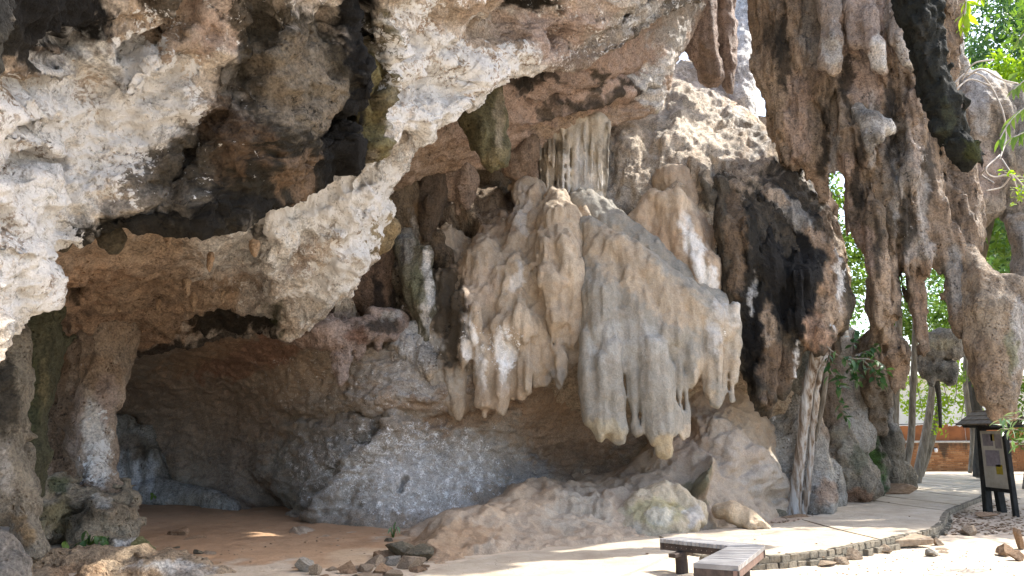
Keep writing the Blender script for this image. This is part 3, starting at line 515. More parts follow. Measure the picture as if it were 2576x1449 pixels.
# dark stained mass
ch = []
tops = np.array([(1840,470),(1900,520),(1960,570),(2010,620),(2060,690),(2100,760)]); bots = np.array([(1840,860),(1862,900),(1880,985),(1905,1000),(1925,1015),(1945,930),(1965,985),(1985,930),(2005,925),(2025,850),(2060,845),(2090,825),(2125,815)])
for i in range(26):
    x = 1836+i*10.4; y0 = np.interp(x, *tops.T); y1 = np.interp(x, *bots.T)+R(-34, 30); d = 14.75-.15*math.sin(i*.9)+(.25 if x > 2050 else 0)
    ch.append(chain([(x-8, y0, d+.85, .32), (x, y0+(y1-y0)*.3, d+.1, R(.24, .34)), (x+R(-3, 3), y0+(y1-y0)*.7, d, R(.18, .28)), (x+R(-5, 5), y1, d, R(.05, .13))]))
ch += [chain([(2085,760,14.9,.3),(2100,800,14.8,.28),(2112,815,14.8,.2)]), chain([(2092,820,15.2,.2),(2096,880,15.2,.14),(2092,935,15.2,.04)]), chain([(2050,800,14.7,.3),(2058,850,14.5,.22),(2064,880,14.4,.16)]), chain([(1940,510,15.3,.4),(2015,590,15.2,.4),(2062,690,15.1,.38),(2085,770,15.0,.32)]), chain([(1905,940,14.5,.14),(1920,1010,14.4,.1),(1926,1024,14.4,.06)])]
formation('dark_stained_mass', ch, .05, .09, [('ridge', (2.8, 2.8, .35), .22, 3), ('fbm', 1.4, .12, 3)], [('billow', (5, 5, 2), .05, 3), ('fbm', 9, .03, 3)], (.10,.08,.055),
   [(1960,640,110,200,4,K_,.95),(1880,690,50,220,0,D_,.95),(2040,700,50,90,0,K_,.8),(2010,760,50,110,0,K_,.95),(1900,860,34,130,0,K_,.85),(1935,820,16,60,0,T_,.8),(1965,930,50,60,0,B_,.8),(2055,840,36,50,0,(.45,.29,.19),.95),(2092,700,24,120,6,O_,.85),(2115,720,7,70,0,W_,1),(2108,650,6,30,0,W_,.8),(2105,790,30,50,0,T_,.8),(1990,530,110,26,40,G_,.9),(1920,470,90,20,40,T_,.8),(2060,600,50,24,50,O_,.7),(1892,740,8,50,0,W_,.5),(2003,900,5,50,0,W_,.9),(1925,1010,16,24,0,B_,.6),(2092,900,20,50,0,B_,.6),(1850,600,26,150,0,(.2,.14,.09),.8)],
   wsp=(.05, [(2115,700,14,110,0,.5),(1925,850,40,60,0,.25),(1990,520,120,30,40,.3),(2003,900,12,60,0,.4)]), dsp=(.45, [(2060,840,50,60,0,.08),(2090,700,30,110,0,.2)]), stk=(1.0, ()), parent=backwall, label='black-stained hanging rock mass with vertical streaks')
# dim recess behind the ceiling lip: columns and stalactites, each its own piece
def stal(name, chains, base, patches=(), vox=.045, k=.12, label=None, parent=None, material=None, wsp=(.15, ()), dsp=(.2, ()), stk=(.6, ()), noise=None, disp=None):
    return formation(name, chains, vox, k, noise or VN, disp or VD, base, patches, wsp, dsp, stk, parent or backwall, material, label)
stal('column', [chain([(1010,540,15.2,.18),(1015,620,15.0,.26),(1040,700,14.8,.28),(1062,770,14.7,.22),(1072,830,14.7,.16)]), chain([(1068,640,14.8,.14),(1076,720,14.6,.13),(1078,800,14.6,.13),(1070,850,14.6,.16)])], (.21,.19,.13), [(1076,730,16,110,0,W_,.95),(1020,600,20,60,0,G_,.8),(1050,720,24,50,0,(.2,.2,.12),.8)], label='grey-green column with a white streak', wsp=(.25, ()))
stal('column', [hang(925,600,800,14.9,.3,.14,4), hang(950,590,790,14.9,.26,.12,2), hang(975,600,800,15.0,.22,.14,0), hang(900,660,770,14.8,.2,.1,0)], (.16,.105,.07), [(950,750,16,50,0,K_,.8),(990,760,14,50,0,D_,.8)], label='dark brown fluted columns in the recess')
stal('stalactite', [chain([(1085,440,15.2,.26),(1082,520,15.0,.22),(1078,570,15.0,.14),(1076,600,15,.06)]), hang(1062,450,585,15.1,.18,.06), hang(1105,460,560,15.2,.14,.04)], (.11,.08,.055))
stal('stalactite', [hang(1020,450,560,14.9,.26,.12), hang(1000,480,590,14.8,.2,.05, 6), hang(1040,470,610,15.1,.2,.04, 8), hang(1045,560,700,15.2,.16,.05,10), hang(1100,600,760,15.3,.22,.06,6), hang(1118,640,800,15.2,.2,.08,4)], (.17,.125,.08), [(1040,600,16,60,0,L_,.6),(1110,700,20,60,0,D_,.8)])
stal('stalactite', [hang(1150,430,560,15.3,.2,.03,2), hang(1170,430,520,15.2,.22,.1,4), hang(1130,420,500,15.3,.2,.06)], (.30,.22,.165), wsp=(.35, ()))
stal('stalactite', [hang(1340,360,470,15.4,.2,.06,-4), hang(1300,400,440,15.4,.24,.12), hang(1320,380,420,15.4,.24,.14)], (.26,.185,.13))
stal('rock_shelf', [chain([(690,840,14.3,.1),(760,840,14.2,.22),(830,835,14.0,.28),(910,830,14.1,.26),(980,826,14.5,.2),(1010,815,14.7,.15)]), chain([(840,860,14.0,.2),(870,880,13.95,.16)]), hang(846,870,935,13.95,.09,.05), hang(858,880,958,13.9,.08,.04), hang(874,870,945,13.9,.09,.035), chain([(855,850,13.9,.2),(880,850,13.95,.16)]), chain([(940,800,14.4,.2),(990,800,14.6,.16)]), hang(950,840,880,14.3,.1,.04), hang(900,850,900,14.1,.12,.05)],
   (.40,.31,.26), [(800,860,60,30,0,P_,.7),(960,820,50,20,0,D_,.8),(900,850,30,20,0,R_,.6),(985,800,20,14,0,L_,.8)], label='pinkish rock shelf with two dripping prongs', wsp=(.35, ()), dsp=(.3, ()), noise=[('ridge', (1.6, 1.6, 2.4), .12, 3), ('fbm', 1.8, .12, 3)])
stal('rock_knob', [chain([(975,548,12.2,.14),(985,570,12.2,.15),(955,610,12.3,.16),(930,640,12.4,.14)]), chain([(960,520,12.1,.2),(940,600,12.3,.24)])], (.27,.205,.115), parent=ceiling, noise=[('fbm', 2, .1, 3)])
stal('stalactite', [chain([(1180,235,12.9,.36),(1200,290,12.8,.34),(1222,345,12.7,.27),(1244,395,12.6,.17),(1266,412,12.55,.06)]), chain([(1238,225,12.8,.22),(1246,300,12.7,.17),(1252,370,12.6,.12),(1262,408,12.6,.05)]), chain([(1210,350,12.7,.14),(1232,412,12.6,.10),(1240,428,12.6,.04)]), chain([(1175,290,12.9,.12),(1182,318,12.9,.05)])], (.13,.115,.06), [(1255,310,12,90,0,(.3,.25,.17),.9),(1180,240,40,30,0,D_,.9),(1245,390,30,24,0,(.26,.21,.11),.8)], label='greenish hanging stalactite in front of the upper ceiling', parent=upper, noise=[('ridge', (4, 4, .7), .11, 3), ('fbm', 1.6, .08, 3)], dsp=(.4, ()))
for (x, y, r, l, d) in [(285,612,.09,34,8.2),(265,606,.06,20,8.1),(160,618,.07,16,7.8)]:
    stal('stalactite', [hang(x, y-30, y+l-14, d, r, .02)], (.09,.075,.05), vox=.02, parent=overhang, noise=[('fbm', 3, .04, 2)])
for (x, y, l, r, d) in [(425,600,34,.07,9.0),(527,668,26,.05,10.0),(470,735,26,.06,10.8),(398,785,18,.05,12),(488,770,24,.06,11.6),(300,780,16,.04,12),(560,760,16,.04,11.4),(265,775,16,.04,11.8),(640,640,18,.07,9.9)]:
    stal('stalactite', [hang(x, y-26, y+l-10, d, r, .012)], (.40,.28,.18), vox=.02, k=.03, parent=ceiling, noise=[('fbm', 4, .03, 2)])
# ---------------- right: the great hanging curtain of stalactites, raised and leaned above the frame for shade
cz = []
def rc(pts): cz.append(chain(pts))
rc([(1935,-420,16.0,.36),(1935,60,16.0,.40),(1950,200,15.9,.42),(1975,320,15.9,.36),(1998,400,15.9,.22),(2014,466,15.9,.05)]); rc([(1985,-420,16,.5),(1995,150,15.9,.55),(2015,300,15.8,.42),(2025,390,15.8,.25),(2030,430,15.8,.08)])
rc([(2050,-420,15.9,.7),(2050,150,15.8,.6),(2056,330,15.8,.38),(2064,430,15.8,.2),(2076,500,15.8,.05)]); rc([(2110,-420,14.0,.8),(2110,-190,15.2,.75),(2118,200,15.6,.5),(2142,400,15.5,.36),(2172,540,15.4,.28),(2196,660,15.3,.2),(2214,770,15.3,.17),(2232,868,15.3,.05)])
rc([(2180,-420,14.0,.8),(2180,-190,15.2,.75),(2185,200,15.6,.6),(2200,400,15.5,.48),(2225,560,15.4,.38),(2236,680,15.3,.28),(2244,780,15.3,.2),(2238,850,15.3,.08)]); rc([(2260,-420,14.0,.8),(2260,-190,15.2,.75),(2255,200,15.7,.65),(2262,400,15.6,.5),(2275,560,15.5,.42),(2288,650,15.4,.3),(2292,720,15.4,.2)])
rc([(2340,-420,14.0,.8),(2340,-190,15.2,.75),(2330,200,15.9,.6),(2320,400,15.7,.42),(2330,520,15.6,.36),(2340,600,15.5,.3),(2352,660,15.5,.15)]); rc([(2300,640,15.5,.2),(2308,740,15.5,.19),(2318,820,15.5,.16),(2326,875,15.5,.13),(2322,890,15.5,.06)])
rc([(2420,-420,14.0,.8),(2370,-190,15.4,.6)]); rc([(2235,840,15.6,.24),(2246,900,15.6,.28),(2252,950,15.7,.2),(2255,1000,15.7,.1)]); rc([(2350,560,15.6,.3),(2385,600,15.5,.28),(2396,660,15.4,.2),(2410,730,15.3,.2),(2425,800,15.2,.22)]); rc([(2400,430,16.0,.4),(2410,520,15.8,.36),(2425,600,15.5,.28),(2440,680,15.3,.2)])  # first chain is unseen, added above the frame to cast shade
for (x, y0, y1, r0, r1, dd) in [(2195,560,720,.2,.05,15.0),(2210,640,800,.16,.05,15),(2265,420,600,.22,.08,15.1),(2300,260,520,.26,.1,15.1),(2280,280,430,.2,.06,15.1),(2150,330,440,.2,.06,15.0),(2135,250,400,.16,.04,15.0),(2320,640,700,.2,.1,15.3),(2070,200,330,.2,.05,15.3),(2370,520,650,.16,.07,15.3)]: cz.append(hang(x, y0, y1, dd, r0, r1, R(-8, 10)))
curtain = formation('hanging_rock_curtain', cz, .055, .12, [('ridge', (2.0, 2.0, .3), .30, 3), ('fbm', 1.1, .18, 3), ('ridge', (6, 6, .6), .09, 2)], [('billow', (4.5, 4.5, 2), .05, 3), ('fbm', 9, .035, 3)], (.29,.215,.15),
   [(1960,230,60,160,6,(.36,.27,.19),.8),(1950,100,30,60,0,D_,.7),(2010,300,40,120,0,P_,.5),(2090,300,60,110,0,(.24,.19,.14),.7),(2140,480,60,90,0,P_,.5),(2200,520,70,100,10,(.22,.165,.11),.8),(2160,640,40,80,0,P_,.6),(2230,740,30,120,0,(.40,.30,.21),.8),(2270,400,60,110,0,(.26,.24,.21),.7),(2300,330,20,110,-8,(.42,.33,.26),.8),(2310,620,40,60,0,L_,.5),(2320,760,30,110,0,(.38,.27,.19),.8),(2250,900,30,60,0,O_,.7),(2180,200,60,60,0,P_,.5),(2400,700,30,90,0,G_,.8),(2030,460,30,50,0,O_,.6),(2260,560,30,60,0,E_,.7),(2050,80,40,90,0,G_,.6),(2150,60,50,90,0,P_,.6),(2230,60,40,90,0,P_,.6),(2075,350,12,110,0,D_,.85),(2160,430,14,120,4,D_,.85),(2212,620,12,90,0,D_,.8),(2285,560,14,90,0,D_,.8),(1972,130,14,120,0,D_,.8),(2130,210,14,90,0,D_,.8),(2240,300,14,120,0,D_,.8),(2335,450,14,90,0,D_,.8),(2270,740,10,90,0,D_,.7),(2100,430,12,110,0,L_,.6),(2190,330,12,110,0,L_,.5),(2255,480,14,100,0,L_,.6),(2320,520,14,90,0,L_,.6)],
   wsp=(.16, [(2310,600,60,90,0,.4),(2300,330,40,120,0,.35)]), dsp=(.46, [(2230,740,40,120,0,.2)]), stk=(1.0, ()))
tag(curtain, kind='structure')
def rstal(chs, base, patches=(), label=None, vox=.045, wsp=(.2, ()), dsp=(.25, ()), name='stalactite', noise=None, stk=(.7, ())):
    return formation(name, chs, vox, .1, noise or [('ridge', (3, 3, .6), .10, 3), ('fbm', 1.5, .10, 3)], VD, base, patches, wsp, dsp, stk, curtain, None, label)
rstal([chain([(2075,-80,14.7,.26),(2085,40,14.6,.22),(2092,110,14.5,.2),(2100,150,14.5,.16),(2108,174,14.5,.07)]), chain([(2066,90,14.6,.1),(2078,160,14.5,.14),(2085,178,14.5,.08)])], (.33,.27,.22), [(2095,130,30,50,0,L_,.8),(2105,172,20,12,0,T_,.8)], 'hanging stalactite with a pale grey blunt end', wsp=(.35, ()))
rstal([chain([(2170,-80,14.8,.3),(2180,40,14.7,.22),(2196,110,14.6,.17),(2214,165,14.6,.12),(2226,182,14.6,.06)]), hang(2150,-60,110,14.8,.22,.12)], (.41,.32,.26), [(2210,140,24,50,-10,W_,.8)], 'pinkish stalactite with a white lower end', wsp=(.35, ()))
rstal([chain([(2235,-80,14.8,.24),(2250,30,14.7,.2),(2262,100,14.6,.17),(2285,150,14.6,.12),(2300,172,14.6,.09)]), hang(2270,60,160,14.6,.14,.06,4)], (.44,.36,.29), [(2280,140,30,40,0,W_,.7)], 'short pale stalactite left of the dark mossy one', wsp=(.4, ()))
rstal([chain([(2160,285,15.0,.2),(2185,310,14.8,.24),(2190,345,14.7,.2),(2186,375,14.7,.09),(2190,400,14.7,.03)]), chain([(2200,300,14.8,.16),(2232,318,14.7,.15),(2246,330,14.7,.08)])], (.30,.28,.25), [(2195,315,24,20,0,L_,.9),(2238,318,22,22,0,W_,.8)], 'grey knobbly boss with white crusts', wsp=(.4, ()), name='rock_boss')
moss = rstal([chain([(2285,-80,13.2,0.324),(2296,20,13.2,0.297),(2322,90,13.2,0.297),(2344,170,13.15,0.270),(2366,250,13.1,0.270),(2390,320,13.1,0.243),(2416,375,13.0,0.225),(2432,398,13.0,0.180)]), chain([(2340,40,13.1,0.198),(2352,20,13.1,0.180)]), chain([(2395,250,13.0,0.144),(2405,245,13.0,0.126)]), chain([(2420,350,12.9,0.180),(2440,385,12.9,0.144)])], (.021,.022,.017), [(2444,380,22,26,0,(.065,.075,.025),.8),(2380,300,16,50,0,(.06,.065,.04),.7),(2330,100,16,80,0,(.05,.05,.045),.6)], 'thick black mossy stalactite reaching down to the right', wsp=(.04, ()), dsp=(.2, ()), noise=[('fbm', 2.2, .18, 4), ('ridge', (5, 5, 2.5), .12, 3)], stk=(.2, ()))
rstal([chain([(2440,640,15.3,.2),(2470,720,15.1,.36),(2492,790,15.0,.50),(2500,870,14.95,.50),(2500,940,14.9,.40),(2510,1000,14.85,.30),(2520,1035,14.85,.2)]), chain([(2540,720,15.1,.3),(2548,800,15.0,.3),(2545,900,14.95,.26)]), chain([(2495,1000,14.85,.12),(2494,1042,14.85,.05)]), chain([(2530,1010,14.85,.14),(2545,1045,14.85,.09),(2556,1056,14.85,.03)]), chain([(2435,700,15.2,.16),(2438,780,15.1,.14),(2450,860,15.05,.14)])],
   (.37,.285,.20), [(2490,780,50,60,0,(.46,.37,.27),.8),(2560,840,22,110,0,L_,.7),(2545,880,16,60,0,(.2,.2,.08),.6),(2480,960,40,60,0,(.42,.3,.2),.7),(2530,1050,40,20,0,(.5,.34,.22),.8),(2460,900,16,60,0,B_,.5)], 'huge bulbous tan stalactite above the notice board', wsp=(.15, ()), noise=[('ridge', (2, 2, .6), .10, 3), ('fbm', 1.3, .10, 3)], name='stalactite')
rstal([chain([(2396,-60,18,.2),(2400,90,18,.2),(2412,170,17.9,.24)]), chain([(2462,225,17.8,.5),(2470,300,17.6,.66),(2470,420,17.6,.6),(2460,520,17.4,.45)]), chain([(2540,250,18,.45),(2550,330,18,.6),(2555,450,17.8,.5),(2550,540,17.6,.3)]), chain([(2500,420,17.4,.4),(2480,520,17.3,.3)]), chain([(2600,380,18,.7),(2610,560,17.5,.5),(2600,680,17,.45)]), chain([(2560,560,17,.25),(2590,640,16.8,.3),(2575,760,16.6,.22)])],
   (.38,.31,.235), [(2460,240,30,120,-8,L_,.8),(2480,180,80,30,0,W_,.6),(2520,380,22,110,0,D_,.7),(2480,430,50,60,0,P_,.5),(2560,300,30,110,0,G_,.6),(2410,60,20,110,0,L_,.8),(2590,600,40,60,0,G_,.6)], 'pale rock buttress behind the mossy stalactite', vox=.06, name='rock_buttress')
rstal([chain([(2350,880,20.5,.4),(2375,870,20.5,.45),(2395,885,20.4,.3)]), chain([(2330,930,20.4,.2),(2360,930,20.4,.28),(2388,930,20.3,.22),(2391,958,20.3,.14)]), hang(2345,940,970,20.4,.1,.03), hang(2322,900,950,20.5,.16,.05)], (.33,.30,.25), [(2370,860,40,20,0,(.45,.4,.28),.8),(2370,940,40,24,0,(.16,.16,.14),.7)], 'small grey rock hanging in the gap between the trees', name='hanging_rock')
# bright slivers of rock beside the opening
rstal([chain([(1800,-110,18.2,.5),(1810,60,18.2,.4),(1826,160,18.1,.26),(1834,230,18,.1)]), chain([(1765,-110,17.8,.4),(1770,-40,17.8,.4),(1760,90,17.8,.4),(1790,190,17.8,.3)])], (.34,.25,.2), [(1780,150,30,60,0,B_,.7)], 'pinkish rock wedge beside the bright opening', name='rock_wedge', vox=.055)
rstal([chain([(1900,-90,22.0,.5),(1880,60,21.0,.5),(1860,180,20.0,.45),(1866,280,19.3,.36),(1884,350,18.9,.3),(1905,395,18.6,.2)])], (.78,.76,.72), (), 'white sunlit rock rib in the opening', name='rock_rib', vox=.06, dsp=(.05, ()))
# ---------------- rocks at the foot of the cliff, right of the tree
foot = formation('cliff_foot_rock', [chain([(1990,900,17.05,.3),(2000,1000,16.85,.45),(2010,1100,16.65,.55),(2020,1200,16.45,.6),(2040,1260,16.25,.5)]), chain([(2060,1180,16.15,.2),(2066,1240,15.95,.22),(2060,1275,15.85,.3)]), chain([(1890,1000,16.95,.3),(1920,1080,16.75,.4),(1960,1180,16.55,.5)]), chain([(1930,930,17.15,.4),(1960,1020,16.95,.5)]), hang(2030,860,980,15.7,.25,.2), hang(2005,880,960,15.8,.25,.2), chain([(2085,1190,17.55,.3),(2095,1255,17.35,.3)]),
   chain([(2080,880,19.65,.8),(2090,1000,19.55,.8),(2110,1100,19.35,.8)])], .055, .14, [('ridge', (2.5, 2.5, .8), .12, 3), ('fbm', 1.4, .14, 3)], VD, (.40,.37,.32), [(2020,1150,40,60,0,(.22,.2,.17),.7),(2060,1230,26,50,0,(.5,.47,.43),.7),(1960,960,60,60,0,(.30,.31,.27),.8),(2000,900,60,50,0,(.34,.36,.31),.8),(2050,1250,40,50,0,(.40,.34,.28),.7),(2030,1220,40,40,0,G_,.7),(2080,1240,30,30,0,(.42,.29,.2),.8),(2090,1000,40,120,0,B_,.7)], wsp=(.3, [(1980,1050,80,100,20,.42)]), dsp=(.2, [(2000,1150,60,80,0,.3)]), stk=(.4, ()))
tag(foot, kind='structure')
def foots(name, chs, base, patches=(), label=None, **kw):
    return formation(name, chs, .055, .14, [('ridge', (2.0, 2.0, .9), .20, 4), ('fbm', 1.4, .20, 3), ('pit', 2.2, .10, 1)], [('ridge', 4, .06, 3), ('fbm', 9, .03, 3)], base, patches, parent=foot, label=label, **kw)
foots('stalagmite', [chain([(2118,1035,18.90,.09),(2116,1070,18.90,.16),(2116,1110,18.80,.3),(2120,1170,18.70,.55),(2140,1225,18.60,.55)]), chain([(2080,1060,19.10,.3),(2090,1150,19.00,.4),(2100,1220,18.70,.4)]), chain([(2160,1120,19.10,.2),(2170,1190,18.90,.35),(2180,1235,18.80,.25)]), chain([(2150,1105,19.00,.1),(2146,1112,18.90,.12)])], (.35,.30,.23), [(2130,1190,40,30,0,(.42,.36,.27),.8),(2160,1160,20,50,0,(.15,.15,.10),.8),(2090,1130,24,60,0,(.45,.40,.33),.7),(2140,1250,60,20,0,(.40,.24,.15),.9),(2115,1100,24,40,0,(.32,.29,.22),.8)], 'rounded grey-brown stalagmite with a thin neck')
foots('rock_slope', [chain([(2178,900,21.00,0.42),(2178,1000,20.90,0.42),(2168,1080,20.70,0.42),(2178,1150,20.50,0.51),(2198,1210,20.30,0.42)]), chain([(2193,1040,21.50,0.42),(2218,1120,21.50,0.42),(2228,1190,21.50,0.51)]), chain([(2243,1150,23.00,0.26),(2263,1205,22.50,0.38)]), chain([(2118,940,20.50,0.51),(2128,1060,20.50,0.42)])], (.21,.18,.135), [(2175,1110,36,70,-25,(.07,.13,.02),.95),(2190,1165,34,60,-35,(.06,.12,.02),.9),(2215,1215,30,20,30,(.1,.16,.08),.8),(2220,1060,30,80,0,D_,.6),(2285,1200,30,30,0,(.3,.25,.18),.8),(2245,1050,16,40,0,L_,.4)], 'dark rock slope with bright green moss', dsp=(.35, ()))
foots('stalactite', [hang(2162,880,1055,19.2,.26,.13), hang(2125,870,1010,19.4,.3,.12), hang(2100,880,960,19.4,.25,.1)], (.33,.31,.27), (), 'smooth grey stalactites behind the leafy branch')
foots('stalactite', [hang(2195,860,1010,18.6,.3,.12), hang(2220,860,990,18.8,.3,.14), hang(2225,930,1090,19,.24,.12), hang(2200,980,1080,19,.25,.1)], (.24,.19,.135), dsp=(.35, ()))
# ---------------- left: pillars of the cave mouth and the rocks at their feet
pil = formation('cave_pillar', [chain([(275,850,12.9,.5),(265,920,12.7,.34),(250,1000,12.55,.27),(240,1080,12.4,.25),(246,1150,12.3,.22),(252,1210,12.2,.24),(255,1260,12.1,.4)]), chain([(200,860,13.0,.4),(190,960,12.8,.26),(180,1040,12.7,.2),(190,1110,12.6,.16),(196,1150,12.5,.1)]), chain([(285,960,12.5,.14),(275,1060,12.4,.12)]), chain([(150,880,14.0,.4),(150,1000,14.2,.3),(130,1200,14.0,.4)])], .04, .14, [('ridge', (2.6, 2.6, .8), .09, 3), ('fbm', 1.7, .12, 3)], VD, (.42,.33,.25), [(240,1130,36,120,0,W_,.7),(255,940,60,50,0,O_,.8),(270,1000,30,60,0,P_,.6),(185,1050,24,90,0,P_,.5),(150,1050,34,200,0,B_,.9),(215,1200,14,60,0,B_,.7)], wsp=(.35, [(240,1150,40,110,0,.58)]), dsp=(.25, [(150,1050,40,200,0,.5)]), stk=(.3, ()))  # rear chain painted dark to stand for the shaded void between columns
tag(pil, kind='structure')
def pils(name, chs, base, patches=(), label=None, vox=.04, noise=None, **kw):
    return formation(name, chs, vox, .12, noise or [('ridge', (2.2, 2.2, 1.1), .10, 3), ('fbm', 1.8, .14, 3)], [('billow', 5, .04, 3), ('fbm', 9, .03, 3)], base, patches, parent=pil, label=label, **kw)
pils('column', [chain([(70,740,10.8,.45),(80,850,10.7,.36),(85,960,10.6,.26),(78,1060,10.5,.22),(76,1160,10.4,.2),(60,1230,10.4,.26)]), chain([(120,870,11.2,.3),(110,950,11.1,.16),(95,1010,11.0,.1)])], (.10,.095,.055), [(70,1000,30,160,0,(.07,.075,.035),.8),(110,960,14,60,0,(.2,.17,.09),.7),(40,1230,30,40,0,(.2,.17,.11),.7)], 'dark greenish column at the left of the cave mouth', dsp=(.4, ()))
pils('column', [chain([(-20,860,9.6,.4),(5,980,9.5,.3),(10,1100,9.4,.22),(28,1200,9.3,.17),(50,1290,9.2,.14),(75,1350,9.15,.12),(88,1385,9.1,.1)]), chain([(-30,1000,9.3,.3),(-10,1180,9.2,.24),(0,1280,9.1,.2)]), chain([(50,1150,9.8,.16),(52,1250,9.7,.15),(60,1310,9.6,.14)])], (.30,.26,.20), [(10,1000,40,110,0,D_,.8),(15,1180,22,60,0,L_,.6),(60,1330,24,40,-30,(.3,.2,.1),.8)], 'pale buttress curving down to the ground at the left edge', dsp=(.35, ()))
pils('base_rock', [chain([(130,1250,11.6,.22),(150,1290,11.5,.26),(140,1340,11.3,.26)]), chain([(155,1215,11.6,.18),(165,1250,11.5,.2)]), chain([(250,1275,11.9,.32),(300,1280,11.8,.24),(330,1262,11.9,.16)]), chain([(335,1275,11.7,.12),(345,1290,11.6,.1)]), chain([(230,1310,11.5,.36),(280,1330,11.3,.32),(320,1340,11.2,.2)]), chain([(330,1318,11.4,.12),(344,1310,11.4,.08)]), chain([(190,1330,11.2,.2),(250,1360,10.9,.22),(300,1372,10.8,.2)]), chain([(95,1280,11.2,.3),(90,1350,10.8,.22)])], (.33,.28,.205), [(150,1300,40,50,0,(.24,.2,.1),.8),(150,1220,24,24,0,(.16,.17,.08),.8),(310,1290,40,30,0,(.28,.22,.15),.8),(255,1260,30,20,0,W_,.5),(325,1370,30,20,0,W_,.7),(210,1290,40,40,0,E_,.7),(90,1330,24,50,0,(.2,.18,.09),.7)], 'weathered knobbly rocks at the pillar foot', dsp=(.36, ()), wsp=(.22, ()), noise=[('ridge', (1.8, 1.8, 3.2), .24, 4), ('fbm', 2.0, .18, 3), ('pit', 2.6, .2, 1)])
pils('rock_shelf', [chain([(60,1424,9.3,.18),(160,1434,9.35,.22),(260,1432,9.5,.24),(360,1434,9.5,.26),(430,1444,9.4,.24),(500,1454,9.3,.18),(545,1466,9.2,.14)]), chain([(250,1484,9.0,.3),(380,1489,9.0,.3),(480,1489,9.0,.24)]), chain([(120,1474,9.0,.24),(40,1464,9.0,.2)]), chain([(565,1454,9.2,.08),(575,1462,9.2,.08)])], (.44,.33,.22), [(430,1425,120,14,0,W_,.7),(350,1440,60,20,0,(.3,.2,.12),.7),(200,1440,80,30,0,(.42,.28,.17),.8),(480,1449,60,14,0,L_,.6)], 'low pale rock shelf along the bottom left', wsp=(.28, ()), dsp=(.25, ()), noise=[('ridge', 1.8, .12, 4), ('fbm', 1.6, .14, 3)])
pils('boulder', [chain([(-20,1400,8.3,.24),(5,1440,8.2,.24),(0,1480,8.1,.3)])], (.28,.26,.235), (), 'grey boulder cut by the left edge', dsp=(.35, ()))
formation('flowstone_apron', [chain([(300,1090,18.3,.45),(300,1170,18.0,.45),(310,1230,17.8,.4)]), chain([(360,1110,18.3,.4),(380,1180,18,.4),(395,1235,17.6,.35)]), chain([(400,1235,17.3,.3),(470,1250,17.0,.26),(540,1265,16.4,.22),(590,1280,16,.14)]), chain([(340,1250,17.4,.3),(430,1262,16.9,.2)]), hang(345,1140,1230,17.6,.14,.1), hang(385,1150,1225,17.5,.14,.1)], .06, .15, VN, VD, (.36,.35,.33), [(370,1130,40,30,0,(.2,.17,.13),.7),(345,1190,14,50,0,(.7,.7,.72),.9),(380,1190,12,50,0,(.66,.66,.68),.8),(300,1180,14,40,0,(.6,.6,.62),.8),(500,1260,80,16,0,(.40,.37,.32),.7),(320,1120,40,30,0,B_,.6)], wsp=(.2, ()), dsp=(.2, ()), stk=(.6, ()), parent=hollow, label='bluish-white flowstone at the back of the hollow')
# ================================================================== GROUND, MOUND, PATH
def g2(x, y, z): return G(x, y, z)[:2]
kerb_px = [(1725,1390),(1790,1398),(1870,1402),(1950,1398),(2010,1392),(2080,1383),(2150,1370),(2220,1356),(2290,1342),(2345,1328),(2368,1312),(2376,1294),(2392,1280),(2430,1265),(2470,1248),(2486,1225),(2478,1206),(2452,1194)]
PZ = .15
K = np.array([g2(x, y, PZ) for x, y in kerb_px]); K = catmull(K, 170, 0)
left_px = [(1040,1452),(1100,1427),(1200,1404),(1330,1387),(1500,1371),(1700,1341),(1900,1322),(2000,1311),(2080,1287),(2130,1264),(2200,1241),(2275,1220),(2305,1202),(2300,1191)]
Lp = catmull(np.array([g2(x, y, PZ) for x, y in left_px]), 170, 0)
def axis(segs):
    out = []
    for a, b, s in segs: out += list(np.arange(a, b, s))
    return np.array(out+[segs[-1][1]])
gx = axis([(-300,-60,40),(-60,-16,4),(-16,-8,.6),(-8,10.5,.066),(10.5,16,.12),(16,30,.5),(30,80,5),(80,320,40)]); gy = axis([(-120,-10,20),(-10,4,1.5),(4,7,.3),(7,15,.062),(15,22,.11),(22,36,.25),(36,60,3),(60,700,80)])
GX, GY = np.meshgrid(gx, gy); gp = np.stack([GX.ravel(), GY.ravel()], 1)
poly = np.concatenate([K, [(K[-1, 0]+3, K[-1, 1]), (60, K[-1, 1]), (60, -30), (1.2, -30), (1.9, 8.5), (2.4, 10.4)]])
ins = np.zeros(len(gp), bool); j = len(poly)-1
near = (gp[:, 0] > 0) & (gp[:, 0] < 61) & (gp[:, 1] < 40)
qx, qy = gp[near, 0], gp[near, 1]; ii = np.zeros(len(qx), bool)
for i in range(len(poly)):
    xi, yi = poly[i]; xj, yj = poly[j]
    c = ((yi > qy) != (yj > qy)); ii ^= c & (qx < (xj-xi)*(qy-yi)/np.where(c, yj-yi, 1)+xi); j = i
ins[near] = ii
low = ins*np.clip((gp[:, 0]-1.3)/1.3, 0, 1)
N3 = np.stack([gp[:, 0], gp[:, 1], 0*gp[:, 0]], 1)
fade = np.clip(1-np.hypot(gp[:, 0], gp[:, 1]-12)/45, 0, 1)
hz = .112*(1-low) + fade*(.05*fbm(N3*.5, 3)+.03*fbm(N3*2.2, 3)+.012*fbm(N3*8, 3))
hz = hz + .10*np.clip((GX.ravel()*-1-1)/6, 0, 1)*np.clip((gp[:, 1]-9)/6, 0, 1)        # the cave floor climbs a little to the back left
dl = np.full(len(gp), 9.)
sel = (gp[:, 0] > -3) & (gp[:, 0] < 25) & (gp[:, 1] < 40) & (gp[:, 1] > 4)
